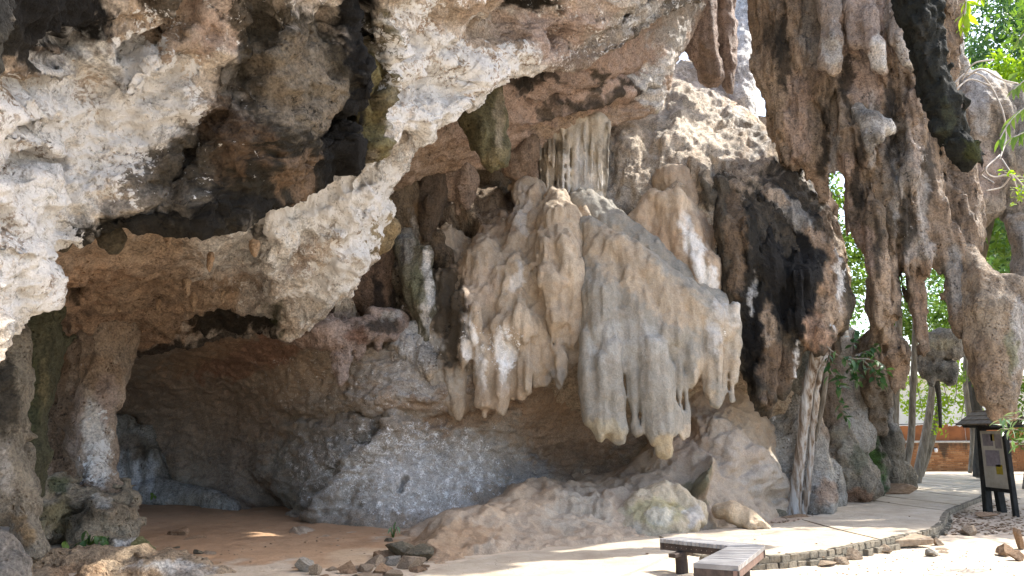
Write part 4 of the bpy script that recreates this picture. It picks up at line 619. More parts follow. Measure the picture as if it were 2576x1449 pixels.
dl[sel] = seg_dist(gp[sel, 0], gp[sel, 1], Lp[::6])
V = np.concatenate([gp, hz[:, None]], 1); Q = grid_faces(len(gy), len(gx))
px, py = proj(V)
sandc = paint(px, py, (.52,.43,.325), [(640,1340,420,90,0,(.40,.25,.145),1),(500,1300,300,50,0,(.38,.235,.135),1),(760,1390,200,40,0,(.46,.30,.18),.8),(380,1280,140,40,0,(.34,.21,.125),.8),(2100,1275,60,20,0,(.5,.34,.23),.7),(2000,1312,140,14,0,(.48,.34,.24),.7),(2500,1300,140,50,0,(.36,.28,.21),.7),(2300,1430,400,40,0,(.56,.47,.36),.8),(950,1400,120,30,0,(.55,.42,.28),.6)], warp=30, P3=V)
sandp = np.zeros((len(V), 3)); sandp[:, 0] = .1
ground = link('ground', mesh_np('ground', V, Q, True, sandc, sandp))
m, t, b = mat('sand'); n = NB(t)
c = n.attr('col').outputs['Color']; v = n.m('ADD', n.m('MULTIPLY', n.noise(3, 8, .65), .6), n.m('MULTIPLY', n.noise(22, 5, .65), .4))
c = n.mix(1, c, n.ramp(v, [(.3, (.72, .68, .62)), (.5, (1, 1, 1)), (.7, (1.12, 1.1, 1.06))]), 'MULTIPLY')
peb = n.rng(n.vor(28), .0, .22, 1, 0); pm = n.rng(n.noise(2.2, 4), .5, .62); c = n.mix(n.m('MULTIPLY', peb, n.m('MULTIPLY', pm, .55)), c, (.22, .15, .09))
t.links.new(c, b.inputs['Base Color']); t.links.new(n.bump(n.m('ADD', n.noise(9, 8, .7), n.m('MULTIPLY', peb, .35)), .55, .05), b.inputs['Normal'])
ground.data.materials.append(m); tag(ground, kind='structure'); SAND = m
# earth mound along the wall
top_ = [(690,1300,16.0),(800,1345,14.0),(920,1352,13.25),(1040,1322,13.3),(1160,1280,13.7),(1300,1232,14.5),(1420,1215,15.1),(1520,1200,15.5),(1590,1160,15.9),(1650,1085,15.9),(1735,1028,15.5),(1800,1025,15.4),(1880,1040,15.6),(1960,1090,16.4),(2020,1180,16.9),(2060,1240,17.2)]
bot_ = [(700,1330),(810,1372),(930,1390),(1040,1412),(1120,1422),(1260,1400),(1390,1384),(1500,1374),(1590,1362),(1690,1346),(1780,1336),(1850,1330),(1915,1322),(1960,1308),(2020,1290),(2075,1278)]
Wm = []
for f in (-.25, 0, .15, .35, .55, .75, .9, 1.0, 1.12):
    r = []
    for jx, (a, q) in enumerate(zip(top_, bot_)):
        A = P(*a); Bq = G(q[0], q[1], .08); pnt = A+(Bq-A)*f
        hgt = A[2]-.08; bul = (.18 if 4 <= jx <= 9 else .05)*math.sin(math.pi*min(max(f, 0), 1))
        pnt[2] += bul + (-.25*(f-1) if f > 1 else 0)*0 - (.3 if f > 1 else 0); r.append(pnt)
    Wm.append(r)
Wm = np.array(Wm); qx, qy = proj(Wm.reshape(-1, 3)); Cm = np.stack([qx, qy, 0*qx], -1).reshape(Wm.shape)
stm = [([(1690,1050),(1800,1130),(1940,1260)], 20, -.2), ([(1780,1060),(1900,1150),(2000,1270)], 18, .2), ([(1770,1180),(1760,1240)], 13, .42), ([(1740,1170),(1730,1230)], 20, -.12), ([(1300,1230),(1450,1240)], 16, .12), ([(1400,1265),(1500,1290)], 12, -.14), ([(1100,1330),(1300,1290)], 20, .06), ([(1080,1380),(1340,1370)], 12, .08), ([(1540,1240),(1620,1230)], 16, .12), ([(1480,1250),(1540,1260)], 10, .1)]
pm_ = [(1100,1370,160,36,-8,(.40,.27,.165),.8),(1760,1230,26,40,0,(.15,.14,.08),.8),(1850,1130,160,40,35,(.47,.40,.33),.7),(1650,1210,90,30,0,(.31,.25,.19),.6),(1700,1100,90,50,20,(.45,.33,.24),.7),(1450,1290,90,40,0,(.45,.39,.31),.7),(1950,1200,50,60,30,(.42,.37,.31),.7),(1300,1260,120,30,-15,(.52,.385,.26),.7),(1550,1180,60,24,0,(.28,.22,.17),.7)]
mound = sheet('earth_mound', Cm, 150, 420, stm, [('fbm', .9, .16, 4, 2.), ('vec', 1.6, .12, 3), ('ridge', 1.5, .09, 5), ('pit', 3.0, .05), ('fbm', 9, .022, 3)], (.43,.34,.25), pm_, wsp=(.1, [(1450,1290,100,40,0,.35)]), dsp=(.1, [(1150,1380,200,30,0,.3)]), stk=(.1, ()), world=Wm, material=FLOW)
tag(mound, kind='structure')
def gr(name, chs, base, patches, label, **kw): return formation(name, chs, .035, .12, [('fbm', 1.8, .10, 3), ('ridge', 2.6, .08, 3)], [('billow', 6, .03, 3), ('fbm', 11, .02, 3)], base, patches, parent=mound, label=label, material=FLOW, **kw)
gr('rock_outcrop', [chain([(1560,1310,13.1,.22),(1610,1285,13.2,.28),(1660,1262,13.3,.28),(1690,1262,13.3,.26),(1735,1285,13.2,.24),(1760,1305,13.1,.16)]), chain([(1580,1335,12.9,.22),(1650,1320,12.9,.3),(1720,1325,12.9,.26)]), chain([(1600,1350,12.75,.18),(1700,1345,12.75,.2)])], (.50,.42,.30), [(1650,1290,80,36,0,(.42,.37,.21),.8),(1660,1300,40,20,0,W_,.4),(1590,1340,40,20,0,G_,.5),(1745,1300,14,34,0,L_,.8)], 'pale rock outcrop with a yellowish-green crust behind the bench', wsp=(.25, ()))
gr('rock_outcrop', [chain([(1385,1290,13.3,.2),(1430,1275,13.4,.22),(1480,1290,13.3,.2),(1510,1320,13.1,.16)]), chain([(1400,1335,12.95,.18),(1450,1340,12.9,.2),(1490,1345,12.85,.16)]), chain([(1520,1345,12.8,.1),(1530,1352,12.8,.08)])], (.45,.385,.30), [(1410,1300,40,30,0,L_,.6),(1470,1320,40,30,0,G_,.6)], 'lumpy grey and tan rock outcrop at the foot of the mound')
gr('rock_outcrop', [chain([(1815,1284,13.5,.15),(1850,1292,13.4,.17),(1885,1305,13.3,.14),(1915,1322,13.15,.1),(1930,1332,13.1,.07)]), chain([(1880,1300,13.3,.1),(1890,1328,13.1,.07)])], (.55,.42,.28), (), 'smooth tan root-shaped rock beside the path', dsp=(.03, ()))
# path: poured slabs with joints, each slab a piece
m, t, b = mat('path_concrete'); n = NB(t)
v = n.noise(2.2, 8, .65); c = n.ramp(v, [(.3, (.34, .275, .205)), (.5, (.44, .37, .28)), (.68, (.52, .45, .355))])
stp = n.vor(5.5, n.scale((1, 1.4, 1)), 'DISTANCE_TO_EDGE'); msk = n.m('MULTIPLY', n.rng(stp, .0, .05, 1, 0), n.rng(n.noise(1.1, 3), .45, .6)); c = n.mix(n.m('MULTIPLY', msk, .45), c, (.25, .2, .15))
c = n.mix(n.rng(n.noise(7, 6, .7), .58, .75, 0, .35), c, (.36, .31, .25))
t.links.new(c, b.inputs['Base Color']); t.links.new(n.bump(n.m('SUBTRACT', n.noise(12, 8, .7), n.m('MULTIPLY', msk, .5)), .5, .03), b.inputs['Normal']); PATHM = m
path = empty('path'); tag(path, kind='structure')
# kerb side of the path for every station, prolonged leftwards where there is no kerb
Kx = np.array([g2(x, y, PZ) for x, y in [(1180,1560),(1420,1500),(1600,1432),(1680,1398)]]); Kfull = catmull(np.concatenate([Kx, K[::10]]), 300, 0)
def arc(A): s = np.concatenate([[0], np.cumsum(np.hypot(*np.diff(A, axis=0).T))]); return s/s[-1]
def at(A, s): a = arc(A); return np.array([np.interp(s, a, A[:, 0]), np.interp(s, a, A[:, 1])])
cuts = [0, .17, .30, .42, .50, .555, .605, .65, .69, .725, .76, .79, .82, .85, .875, .90, .925, .95, .975, 1.0]
for i in range(len(cuts)-1):
    s0, s1 = cuts[i]+.0012, cuts[i+1]-.0012; nu = max(4, int((s1-s0)*160)); nw = 24; U = np.linspace(s0, s1, nu); vs = []
    dz = .004*((i*7) % 3-1)
    for s in U:
        a = at(Lp, s); q = at(Kfull, s)
        for k in range(nw+1):
            f = k/nw; p_ = a+(q-a)*f; vs.append((p_[0], p_[1], PZ+dz+.006*math.sin(p_[0]*3+p_[1]*2)))
    Vt = np.array(vs); Qt = grid_faces(nu, nw+1); nv = len(Vt); lo_ = Vt.copy(); lo_[:, 2] -= .07
    rim = list(range(nw+1))+[r*(nw+1)+nw for r in range(1, nu)]+[(nu-1)*(nw+1)+k for k in range(nw-1, -1, -1)]+[r*(nw+1) for r in range(nu-2, 0, -1)]
    side = np.array([(rim[k], rim[(k+1) % len(rim)], rim[(k+1) % len(rim)]+nv, rim[k]+nv) for k in range(len(rim))])
    Qa = np.concatenate([Qt[:, ::-1], side]); me = mesh_np('slab', np.concatenate([Vt, lo_]), Qa, False); link('slab', me, path, PATHM)
# kerb blocks: two courses
m, t, b = mat('kerb_stone'); n = NB(t); oi = n.n('ShaderNodeObjectInfo')
c = n.ramp(n.noise(9, 7, .7), [(.3, (.11, .095, .075)), (.55, (.21, .185, .145)), (.75, (.31, .27, .21))]); c = n.mix(1, c, n.ramp(oi.outputs['Random'], [(0, (.75, .75, .72)), (1, (1.15, 1.1, 1.02))]), 'MULTIPLY')
t.links.new(c, b.inputs['Base Color']); t.links.new(n.bump(n.noise(16, 8, .75), .8, .04), b.inputs['Normal']); KERB = m
def rough_block(seed, sx, sy, sz):
    rr = random.Random(seed); mb = MB(); mb.box((0, 0, 0), (sx, sy, sz), None, .008); mb.v = [(x+rr.uniform(-.007, .007), y+rr.uniform(-.012, .006), z+rr.uniform(-.005, .005)) for x, y, z in mb.v]; return mb.mesh('kerb_block')
KB = [rough_block(i, .155, .10, .082) for i in range(6)]
for me in KB: me.materials.append(KERB)
sk = np.concatenate([[0], np.cumsum(np.hypot(*np.diff(K, axis=0).T))]); tot = sk[-1]
for course in range(2):
    s = .08*course
    while s < tot-.1:
        x = np.interp(s, sk, K[:, 0]); y = np.interp(s, sk, K[:, 1]); x2 = np.interp(s+.05, sk, K[:, 0]); y2 = np.interp(s+.05, sk, K[:, 1])
        if course == 0 or (x < 8.6 and x > 3.0):
            wdt = random.uniform(.85, 1.25)
            if s > tot*.62: wdt *= 1.5
            o = link('kerb_block', random.choice(KB), path); nx, ny = (y2-y), -(x2-x); L_n = math.hypot(nx, ny)
            off = (.0 if course == 0 else (.012 if random.random() < .6 else .07)); o.location = (x+nx/L_n*off, y+ny/L_n*off, PZ-.036-.084*course+R(-.004, .004)); o.rotation_euler = (R(-.04, .04), R(-.03, .03), math.atan2(y2-y, x2-x)+R(-.04, .04)); o.scale = (wdt, 1, 1)
            s += .155*wdt+.008
        else: s += .17
# ================================================================== SIMPLE MATERIALS
def wood(name, a, b_, sc=(2, 2, 14), bump=.4, rough=.75):
    m, t, b = mat(name); n = NB(t); oi = n.n('ShaderNodeObjectInfo')
    v = n.noise(3, 8, .65, n.scale(sc), .4); c = n.mix(n.rng(v, .3, .7), a, b_); c = n.mix(1, c, n.ramp(oi.outputs['Random'], [(0, (.82, .8, .78)), (1, (1.12, 1.1, 1.08))]), 'MULTIPLY')
    t.links.new(c, b.inputs['Base Color']); t.links.new(n.bump(v, bump, .02), b.inputs['Normal']); b.inputs['Roughness'].default_value = rough
    return m
def stone(name, a, b_, c_, fs=1.0, bump=.8):
    m, t, b = mat(name); n = NB(t); oi = n.n('ShaderNodeObjectInfo'); ad = n.n('ShaderNodeVectorMath', operation='ADD'); t.links.new(n.c, ad.inputs[0]); t.links.new(oi.outputs['Location'], ad.inputs[1]); v_ = ad.outputs[0]
    v = n.noise(7*fs, 9, .7, v_); c = n.ramp(v, [(.3, a), (.52, b_), (.72, c_)]); c = n.mix(n.rng(n.noise(20*fs, 6, .7, v_), .55, .72, 0, .6), c, tuple(x*.45 for x in a))
    t.links.new(c, b.inputs['Base Color']); t.links.new(n.bump(n.m('ADD', v, n.m('MULTIPLY', n.noise(26*fs, 6, .75, v_), .4)), bump, .05/fs), b.inputs['Normal']); return m
WOODT = wood('bench_slat_wood', (.20, .195, .195), (.36, .35, .345), (1, 1, 1), .3, .32); WOODD = wood('shaded_bench_wood', (.035, .026, .022), (.08, .057, .047), (3, 3, 3), .4, .7); WOODB = wood('lit_rail_wood', (.10, .065, .05), (.19, .12, .095), (3, 3, 3), .4, .6)
POST = wood('blackened_post_wood', (.012, .012, .011), (.035, .035, .032), (6, 6, 1.5), .6, .85); ROOFW = wood('weathered_roof_board', (.10, .085, .06), (.20, .17, .12), (3, 3, 3), .5)
ST_T = stone('tan_stone', (.20, .14, .09), (.34, .255, .175), (.46, .37, .27)); ST_O = stone('orange_stone', (.17, .10, .055), (.29, .185, .11), (.40, .28, .185)); ST_D = stone('dark_stone', (.06, .05, .035), (.15, .125, .085), (.28, .235, .17)); ST_G = stone('grey_stone', (.18, .155, .12), (.33, .29, .235), (.47, .43, .37)); ST_M = stone('mossy_stone', (.10, .10, .04), (.19, .18, .075), (.32, .28, .15))
# ================================================================== BENCH
sc_ = 1.18/1.13
def b2(x, y): return np.array([x*sc_, y*sc_])
ZT = .47
bench = empty('slatted_bench', (2.25, 8.6, .1)); tag(bench, 'angled wooden bench with grey slatted top beside the path', 'bench')
def bpart(mb, name, m): 
    mb.v = [(x-2.25, y-8.6, z-.1) for x, y, z in mb.v]; return mb.build(name, m, bench)
def quad_slat(p0, p1, q1, q0, z0, z1, g):
    """solid between edge pieces p0-p1 and q0-q1"""
    mb = MB(); a = np.array([p0, p1, q1, q0]); lo = [(*p, z0) for p in a]; hi = [(*p, z1) for p in a]; c = a.mean(0); hi2 = [(*(c+(p-c)*(1-g)), z1+.003) for p in a]
    mb.add(lo+hi+hi2, [(3, 2, 1, 0)]+[(i, (i+1) % 4, 4+(i+1) % 4, 4+i) for i in range(4)]+[(4+i, 4+(i+1) % 4, 8+(i+1) % 4, 8+i) for i in range(4)]+[(8, 9, 10, 11)]); return mb
def arm(f0, f1, b0, b1, n):
    """front edge f0->f1, back edge b0->b1"""
    for i in range(n):
        s0, s1 = (i+.12)/n, (i+.84)/n
        bpart(quad_slat(f0+(f1-f0)*s0, f0+(f1-f0)*s1, b0+(b1-b0)*s1, b0+(b1-b0)*s0, ZT-.047+R(-.001, .001), ZT-.006+R(-.0015, .0015), .05), 'slat', WOODT)
    for (p, q, m) in ((f0, f1, WOODD), (b0, b1, WOODB)):  # front rails coloured dark as if shaded, the others redder as if lit
        cen = (f0+f1+b0+b1)/4; d = (cen-(p+q)/2); d = d/np.linalg.norm(d)
        bpart(quad_slat(p+d*.012, q+d*.012, q+d*.05, p+d*.05, ZT-.125, ZT-.0485, 0), 'side_rail', m)
    for s in (.0, 1.0):
        p = f0+(f1-f0)*s; q = b0+(b1-b0)*s; d = (f1-f0)*(1 if s == 0 else -1); d = d/np.linalg.norm(d)
        bpart(quad_slat(p+d*.01, q+d*.01, q+d*.045, p+d*.045, ZT-.127, ZT-.049, 0), 'end_rail', WOODD)
A0, A1, Bk0, Bk1 = b2(1.64, 9.0), b2(2.27, 8.43), b2(1.90, 9.19), b2(2.66, 8.50)
arm(A0, A1, Bk0, Bk1, 17)
f0, f1, q0, q1 = b2(1.63, 7.31), b2(2.24, 8.395), b2(1.99, 7.14), b2(2.65, 8.46)
arm(f0, f1, q0, q1, 21)
for (x, y, r, hgt) in ((1.93, 9.24, .07, .1), (2.49, 8.76, .07, .1), (2.02, 7.72, .075, .1), (1.98, 7.95, .05, .1)):
    if r < .06: continue
    mb = MB(); mb.tube([(x, y, .0), (x+.004, y, .2), (x-.004, y, ZT-.13)], [r*1.06, r, r*.97], 12); bpart(mb, 'leg', WOODD)
for (x, y, ang) in ((1.93, 9.24, -.72), (2.02, 7.72, 1.08)):
    mb = MB(); mb.box((x, y, ZT-.15), (.42, .09, .045), Matrix.Rotation(ang+math.pi/2, 3, 'Z'), .006); bpart(mb, 'bearer', WOODD)
# bolts on the near rail
for i in range(14):
    p = A0+(A1-A0)*((i+.5)/14); d = np.array([-(A1-A0)[1], (A1-A0)[0]]); d = -d/np.linalg.norm(d)
    mb = MB(); mb.tube([(p[0]-d[0]*.014, p[1]-d[1]*.014, ZT-.085), (p[0]-d[0]*.005, p[1]-d[1]*.005, ZT-.085)], .004, 6); bpart(mb, 'bolt', ST_G)
# ================================================================== NOTICE BOARD
nb = empty('notice_board', (10.4, 17.05, 0)); tag(nb, 'dark wooden notice board under a small gabled roof beside the path', 'notice board')
def npart(mb, name, m, parent=None):
    mb.v = [(x-10.4, y-17.05, z) for x, y, z in mb.v]; return mb.build(name, m, parent or nb)
npart(MB().box((10.42, 17.5, 1.0), (.15, .15, 2.1), Matrix.Rotation(.03, 3, 'Y'), .012), 'post', POST)
npart(MB().box((10.62, 17.42, .5), (.15, .15, 1.1), Matrix.Rotation(-.06, 3, 'Y'), .012), 'prop_post', POST)
npart(MB().box((10.38, 16.55, .93), (.10, .10, 1.9), Matrix.Rotation(-.02, 3, 'Y'), .01), 'post', POST)
npart(MB().box((10.40, 17.02, .50), (.06, .96, .08), None, .006), 'bottom_rail', POST)
npart(MB().box((10.40, 17.02, 1.80), (.06, 1.0, .08), None, .006), 'top_rail', POST)
m, t, b = mat('faded_board'); n = NB(t); c = n.ramp(n.noise(2.5, 5, .6), [(.35, (.36, .33, .27)), (.6, (.52, .49, .42))]); t.links.new(c, b.inputs['Base Color'])
board = npart(MB().box((10.365, 17.02, 1.14), (.02, .80, 1.2), None, .004), 'panel', m)
def flat(name, y, z, dy, dz, col, par, x=10.352):
    mm, tt, bb = mat(name); nn = NB(tt); cc = nn.ramp(nn.noise(9, 6, .7), [(.3, tuple(q*.6 for q in col)), (.65, col)]); tt.links.new(cc, bb.inputs['Base Color'])
    return npart(MB().box((x, y, z), (.004, dy, dz), None, 0), name, mm, par)
for (nm, y, z, dy, dz, c) in (('faded_photo', 17.16, 1.55, .36, .26, (.30, .27, .29)), ('faded_photo', 16.80, 1.52, .22, .30, (.33, .30, .30)), ('faded_photo', 17.05, 1.16, .5, .34, (.31, .28, .31)), ('yellow_notice', 16.86, .93, .22, .2, (.42, .33, .04)), ('yellow_notice', 16.98, 1.60, .14, .14, (.40, .32, .10))):
    flat(nm, y, z, dy, dz, c, board)
# gabled roof: ridge along the board, three boards a side
rz, ry0, ry1 = 2.16, 16.35, 17.75
roof_ = npart(MB().box((10.45, 17.05, 2.165), (.07, 1.44, .05), None, .01), 'roof', ROOFW)
for sgn in (-1, 1):
    for k in range(3):
        d0, d1 = .02+k*.13, .02+(k+1)*.13+.02; dz0, dz1 = -.62*d0, -.62*d1; th = .03; zz = .012*(2-k)
        mb = MB(); xs = (10.45+sgn*d0, 10.45+sgn*d1)
        v = [(xs[0], ry0, rz+dz0+zz), (xs[1], ry0, rz+dz1+zz), (xs[1], ry1, rz+dz1+zz), (xs[0], ry1, rz+dz0+zz)]
        v += [(x, y, z-th) for x, y, z in v]; f = [(0, 1, 2, 3), (7, 6, 5, 4), (0, 4, 5, 1), (1, 5, 6, 2), (2, 6, 7, 3), (3, 7, 4, 0)]
        npart(mb.add(v, f if sgn < 0 else [q[::-1] for q in f]), 'roof_board', ROOFW, roof_)
for y in (16.55, 17.5):
    for sgn in (-1, 1):
        npart(MB().box((10.45+sgn*.22, y, 1.985), (.48, .05, .05), Matrix.Rotation(sgn*.555, 3, 'Y'), .005), 'rafter', POST)
    npart(MB().box((10.45, y, 1.84), (.8, .06, .06), None, .005), 'tie_beam', POST)
# ================================================================== BRICK WALL, PANEL FENCE, PALE BUILDING
WY = 34.4; wx0, wx1 = 15.2, 26.0
bw = empty('brick_wall', (16.5, WY, 0)); tag(bw, 'low weathered orange brick wall at the far end of the path', 'wall')
m, t, b = mat('brick'); n = NB(t); oi = n.n('ShaderNodeObjectInfo'); ad = n.n('ShaderNodeVectorMath', operation='ADD'); t.links.new(n.c, ad.inputs[0]); t.links.new(oi.outputs['Location'], ad.inputs[1])
c = n.ramp(oi.outputs['Random'], [(0, (.24, .11, .05)), (.5, (.36, .17, .075)), (1, (.42, .24, .12))])
zz = n.n('ShaderNodeSeparateXYZ'); t.links.new(ad.outputs[0], zz.inputs[0]); mp = n.n('ShaderNodeMapping'); mp.inputs['Scale'].default_value = (2.2, 1, .35); t.links.new(ad.outputs[0], mp.inputs[0])
stn = n.m('ADD', n.noise(1.0, 6, .65, mp.outputs[0]), n.m('MULTIPLY', zz.outputs[2], .22)); c = n.mix(n.rng(stn, .66, .84, 0, .85), c, (.05, .04, .03)); t.links.new(c, b.inputs['Base Color'])
t.links.new(n.bump(n.noise(30, 5, .7, ad.outputs[0]), .5, .02), b.inputs['Normal']); BRICK = m
MORT = stone('mortar', (.14, .11, .08), (.22, .18, .13), (.28, .23, .17)); CEM = stone('cement_cap', (.33, .31, .28), (.46, .44, .41), (.56, .54, .5))
MB().box(((wx0+wx1)/2-16.5, .09, .65), (wx1-wx0, .16, 1.34)).build('mortar_core', MORT, bw)
MB().box(((wx0+wx1)/2-16.5, .08, 1.365), (wx1-wx0+.1, .28, .09), None, .02).build('coping', CEM, bw)
bm_ = MB().box((0, 0, 0), (.235, .06, .068), None, .006).mesh('brick'); bm_.materials.append(BRICK); nbk = 0; rest = MB(); vis_b = []
for k in range(17):
    x = wx0+.06+(.122 if k % 2 else 0)
    while x < wx1-.15:
        vis_b.append((abs(x-19.6), x, .045+k*.079)); x += .246
vis_b.sort()
for i, (_, x, z) in enumerate(vis_b):
    if i < 300:
        o = link('brick', bm_, bw); o.location = (x+.12-16.5, 0+R(-.006, .004), z)
    else: rest.box((x+.12-16.5, R(-.006, .004), z), (.235, .06, .068))
tag(rest.build('brickwork', BRICK, bw), kind='stuff')
fe = empty('panel_fence', (16.5, WY+.12, 1.41)); tag(fe, 'fence of rusty orange upright panels standing on the brick wall', 'fence')
m, t, b = mat('rusty_orange_panel'); n = NB(t); oi = n.n('ShaderNodeObjectInfo'); c = n.mix(n.rng(n.noise(2.5, 7, .65), .35, .7), (.33, .125, .045), (.22, .085, .035)); c = n.mix(1, c, n.ramp(oi.outputs['Random'], [(0, (.75, .72, .7)), (1, (1.15, 1.15, 1.1))]), 'MULTIPLY'); t.links.new(c, b.inputs['Base Color']); b.inputs['Roughness'].default_value = .7; PAN = m
x = wx0
k = 0
while x < wx1:
    wd = R(.68, .8); mb = MB(); nn = 10; vs = []
    for i in range(nn+1):
        fx = i/nn; yy = .03*math.sin(fx*math.pi)*(-1); hh = .68+.05*math.sin(k*2.1)+.02*math.sin(fx*9+k)+(R(-.03, .02))
        for (dy, z) in ((yy, 0), (yy, hh), (yy+.02, hh), (yy+.02, 0)): vs.append((x-16.5+fx*wd, dy+(.015 if k % 2 else 0), z))
    fs = [(i*4+a, i*4+4+a, i*4+4+(a+1) % 4, i*4+(a+1) % 4) for i in range(nn) for a in range(4)]+[(0, 1, 2, 3), (nn*4+3, nn*4+2, nn*4+1, nn*4)]
    mb.add(vs, fs).build('panel', PAN, fe, False); x += wd+.012; k += 1
MB().tube([(-1.5, .06, .74), (.5, .05, .70), (2.5, .07, .76), (5, .06, .71), (9.4, .06, .75)], .018, 6).build('cable', POST, fe)
wl = empty('wall_lamp', (18.4, WY-.05, 1.02)); tag(wl, 'small white bulkhead lamp on the brick wall', 'lamp')
m, t, b = mat('white_glass'); b.inputs['Base Color'].default_value = (.75, .75, .75, 1); b.inputs['Roughness'].default_value = .3
MB().tube([(0, -.05, -.10), (0, -.06, -.02), (0, -.05, .06)], [.05, .075, .06], 12).build('globe', m, wl, True); MB().box((0, .0, .08), (.13, .06, .06), None, .01).build('bracket', POST, wl)
bl = empty('pale_building', (22, 44, 0)); tag(bl, 'plain pale building wall behind the orange fence', 'building')
m, t, b = mat('pale_render'); n = NB(t); c = n.ramp(n.noise(.8, 6, .6), [(.35, (.66, .63, .56)), (.6, (.76, .74, .69))]); t.links.new(c, b.inputs['Base Color'])
MB().box((1, 2.5, 2.4), (15, 5, 4.8)).build('wall', m, bl); MB().box((1, 2.4, 4.86), (15.8, 5.9, .12)).build('roof', CEM, bl)
# ================================================================== LOOSE ROCKS
def rock_mesh(seed, sub=4, cuts=9, rough=.06):
    import bmesh
    rr = np.random.default_rng(seed); bm = bmesh.new(); bmesh.ops.create_icosphere(bm, subdivisions=sub, radius=1); bm.verts.ensure_lookup_table()
    V = np.array([v.co[:] for v in bm.verts])
    for _ in range(cuts):
        nrm = rr.normal(size=3); nrm /= np.linalg.norm(nrm); c = rr.uniform(.32, .72); d = V@nrm-c; V = V-np.where(d > 0, d*.96, 0)[:, None]*nrm
    N = V/np.linalg.norm(V, axis=1)[:, None]; V = V+N*(fbm(V*2+seed, 4)*rough*2)[:, None]+N*(fbm(V*7+seed, 3)*rough*.6)[:, None]
    for v, c in zip(bm.verts, V): v.co = c
    me = bpy.data.meshes.new('rock'); bm.to_mesh(me); bm.free()
    ext = np.abs(V).max(0); 
    return me, V.min(0), V.max(0)
def loose(px, py_base, wpx, hpx, m, label, seed, name='loose_rock', zg=.1, rough=.045, cuts=13, dep=.8, group=None, nearer=1.0):
    p = G(px, py_base, zg); p[:2] *= nearer; sc = p[1]/F*1.02; me, lo, hi = rock_mesh(seed, 3 if wpx < 30 else 4, cuts, rough); ext = hi-lo
    o = link(name, me, None, m); o.scale = (wpx*sc/ext[0], wpx*sc*dep/ext[1], hpx*sc/ext[2]); o.location = (p[0], p[1]+wpx*sc*dep*.4, zg-lo[2]*o.scale[2]-.02-.08*hpx*sc); o.rotation_euler[2] = R(-.25, .25)
    tag(o, label, 'rock', group); return o
z7 = lambda x, y: (702.8+x*.1984, 1245.9+y*.1984); z6 = lambda x, y: (1916.7+x*.2559, 1245.9+y*.2559); z8 = lambda x, y: (x*.1984, 1182+y*.1984)
pile = [(300,1010,210,190,ST_G,'tall pale angular rock at the left end of the rubble pile'),(420,1040,130,150,ST_T,'brown upright rock beside the tall pale one in the rubble'),(860,1010,190,150,ST_O,'orange wedge-shaped rock in the middle of the rubble'),(975,985,150,90,ST_T,'flat tan rock right of the orange wedge'),(1110,1000,160,110,ST_T,'blunt tan rock low in the rubble front'),(1215,905,240,130,ST_T,'broad tan rock at the upper left of the rubble heap'),(1340,810,230,100,ST_O,'brownish slab rock high in the rubble heap'),(1430,890,170,110,ST_G,'pitted grey rock in the centre of the heap'),(1560,820,290,200,ST_D,'largest dark greenish rock at the top of the rubble'),(1800,850,270,190,ST_D,'dark brown tilted rock against the mound'),(1660,930,290,130,ST_T,'long tan rock right of centre in the heap'),(1745,965,170,70,ST_O,'small orange rock by the path edge'),(1285,1040,190,150,ST_O,'reddish-brown broken rock at the front of the heap'),(1450,1060,190,100,ST_T,'sandy rock at the very front of the heap'),(1060,1075,300,70,ST_T,'low flat pale rock at the bottom of the frame in the rubble'),(1372,605,100,60,ST_D,'small black stone above the rubble beside the seedling'),(660,980,150,70,ST_T,'low tan stone in the gap of the rubble'),(200,960,90,60,ST_O,'small reddish stone left of the tall pale rock'),(560,1060,180,60,ST_O,'low brown stone along the bottom of the rubble'),(1830,905,90,40,ST_O,'thin brown chip beside the path edge'),(1760,850,80,50,ST_G,'rounded grey pebble between the two dark rocks')]
for i, (x, y, wq, hq, mm, lb) in enumerate(pile):
    X, Y = z7(x, y); loose(X, Y, wq*.1984*1.25, hq*.1984*1.25, mm, lb, 100+i, group='rubble beside the path')
rts = [(2090,390,140,120,ST_T,'blocky tan rock on the bright sand near the notice board'),(1988,378,60,70,ST_T,'small stone touching the blocky tan rock'),(2420,575,170,130,ST_O,'rounded brown rock near the right edge'),(2530,622,150,110,ST_O,'low brown rock in front at the right edge'),(2565,520,130,230,ST_O,'tall brown rock cut by the right edge'),(1745,460,100,100,ST_T,'pointed stone at the end of the flat slab'),(1685,548,130,80,ST_G,'grey chip of stone below the flat slab'),(1800,500,150,40,ST_T,'thin flat stone right of the slab, upper one'),(1815,528,110,36,ST_T,'thin flat stone right of the slab, lower one'),(890,592,200,120,ST_T,'big pitted boulder lying against the kerb'),(620,650,210,60,ST_T,'low jagged rock in front of the kerb'),(770,636,140,90,ST_T,'knobbly pale rock between kerb and boulder'),(1220,520,130,90,ST_T,'pale lump of rock left of the flat slab'),(2230,195,260,40,ST_O,'flat brown stone at the notice board foot')]
for i, (x, y, wq, hq, mm, lb) in enumerate(rts):
    X, Y = z6(x, y); loose(X, Y, wq*.2559, hq*.2559, mm, lb, 200+i, zg=.0 if x < 2200 or y > 300 else .05, group='rocks on the sand by the kerb', nearer=.962 if x < 1900 else .985)
p = G(*z6(1480, 475), .0); p[:2] *= .962; sl_ = MB().box((0, 0, 0), (.62, .42, .10), None, .02); sl_.v = [(x+R(-.015, .015), y+R(-.015, .015), z+R(-.008, .008)) for x, y, z in sl_.v]
o = sl_.build('stone_slab', ST_T); o.location = (p[0], p[1]+.2, .085); o.rotation_euler = (.03, -.05, .12); tag(o, 'flat rectangular stone slab propped on the sand beside the kerb', 'slab')
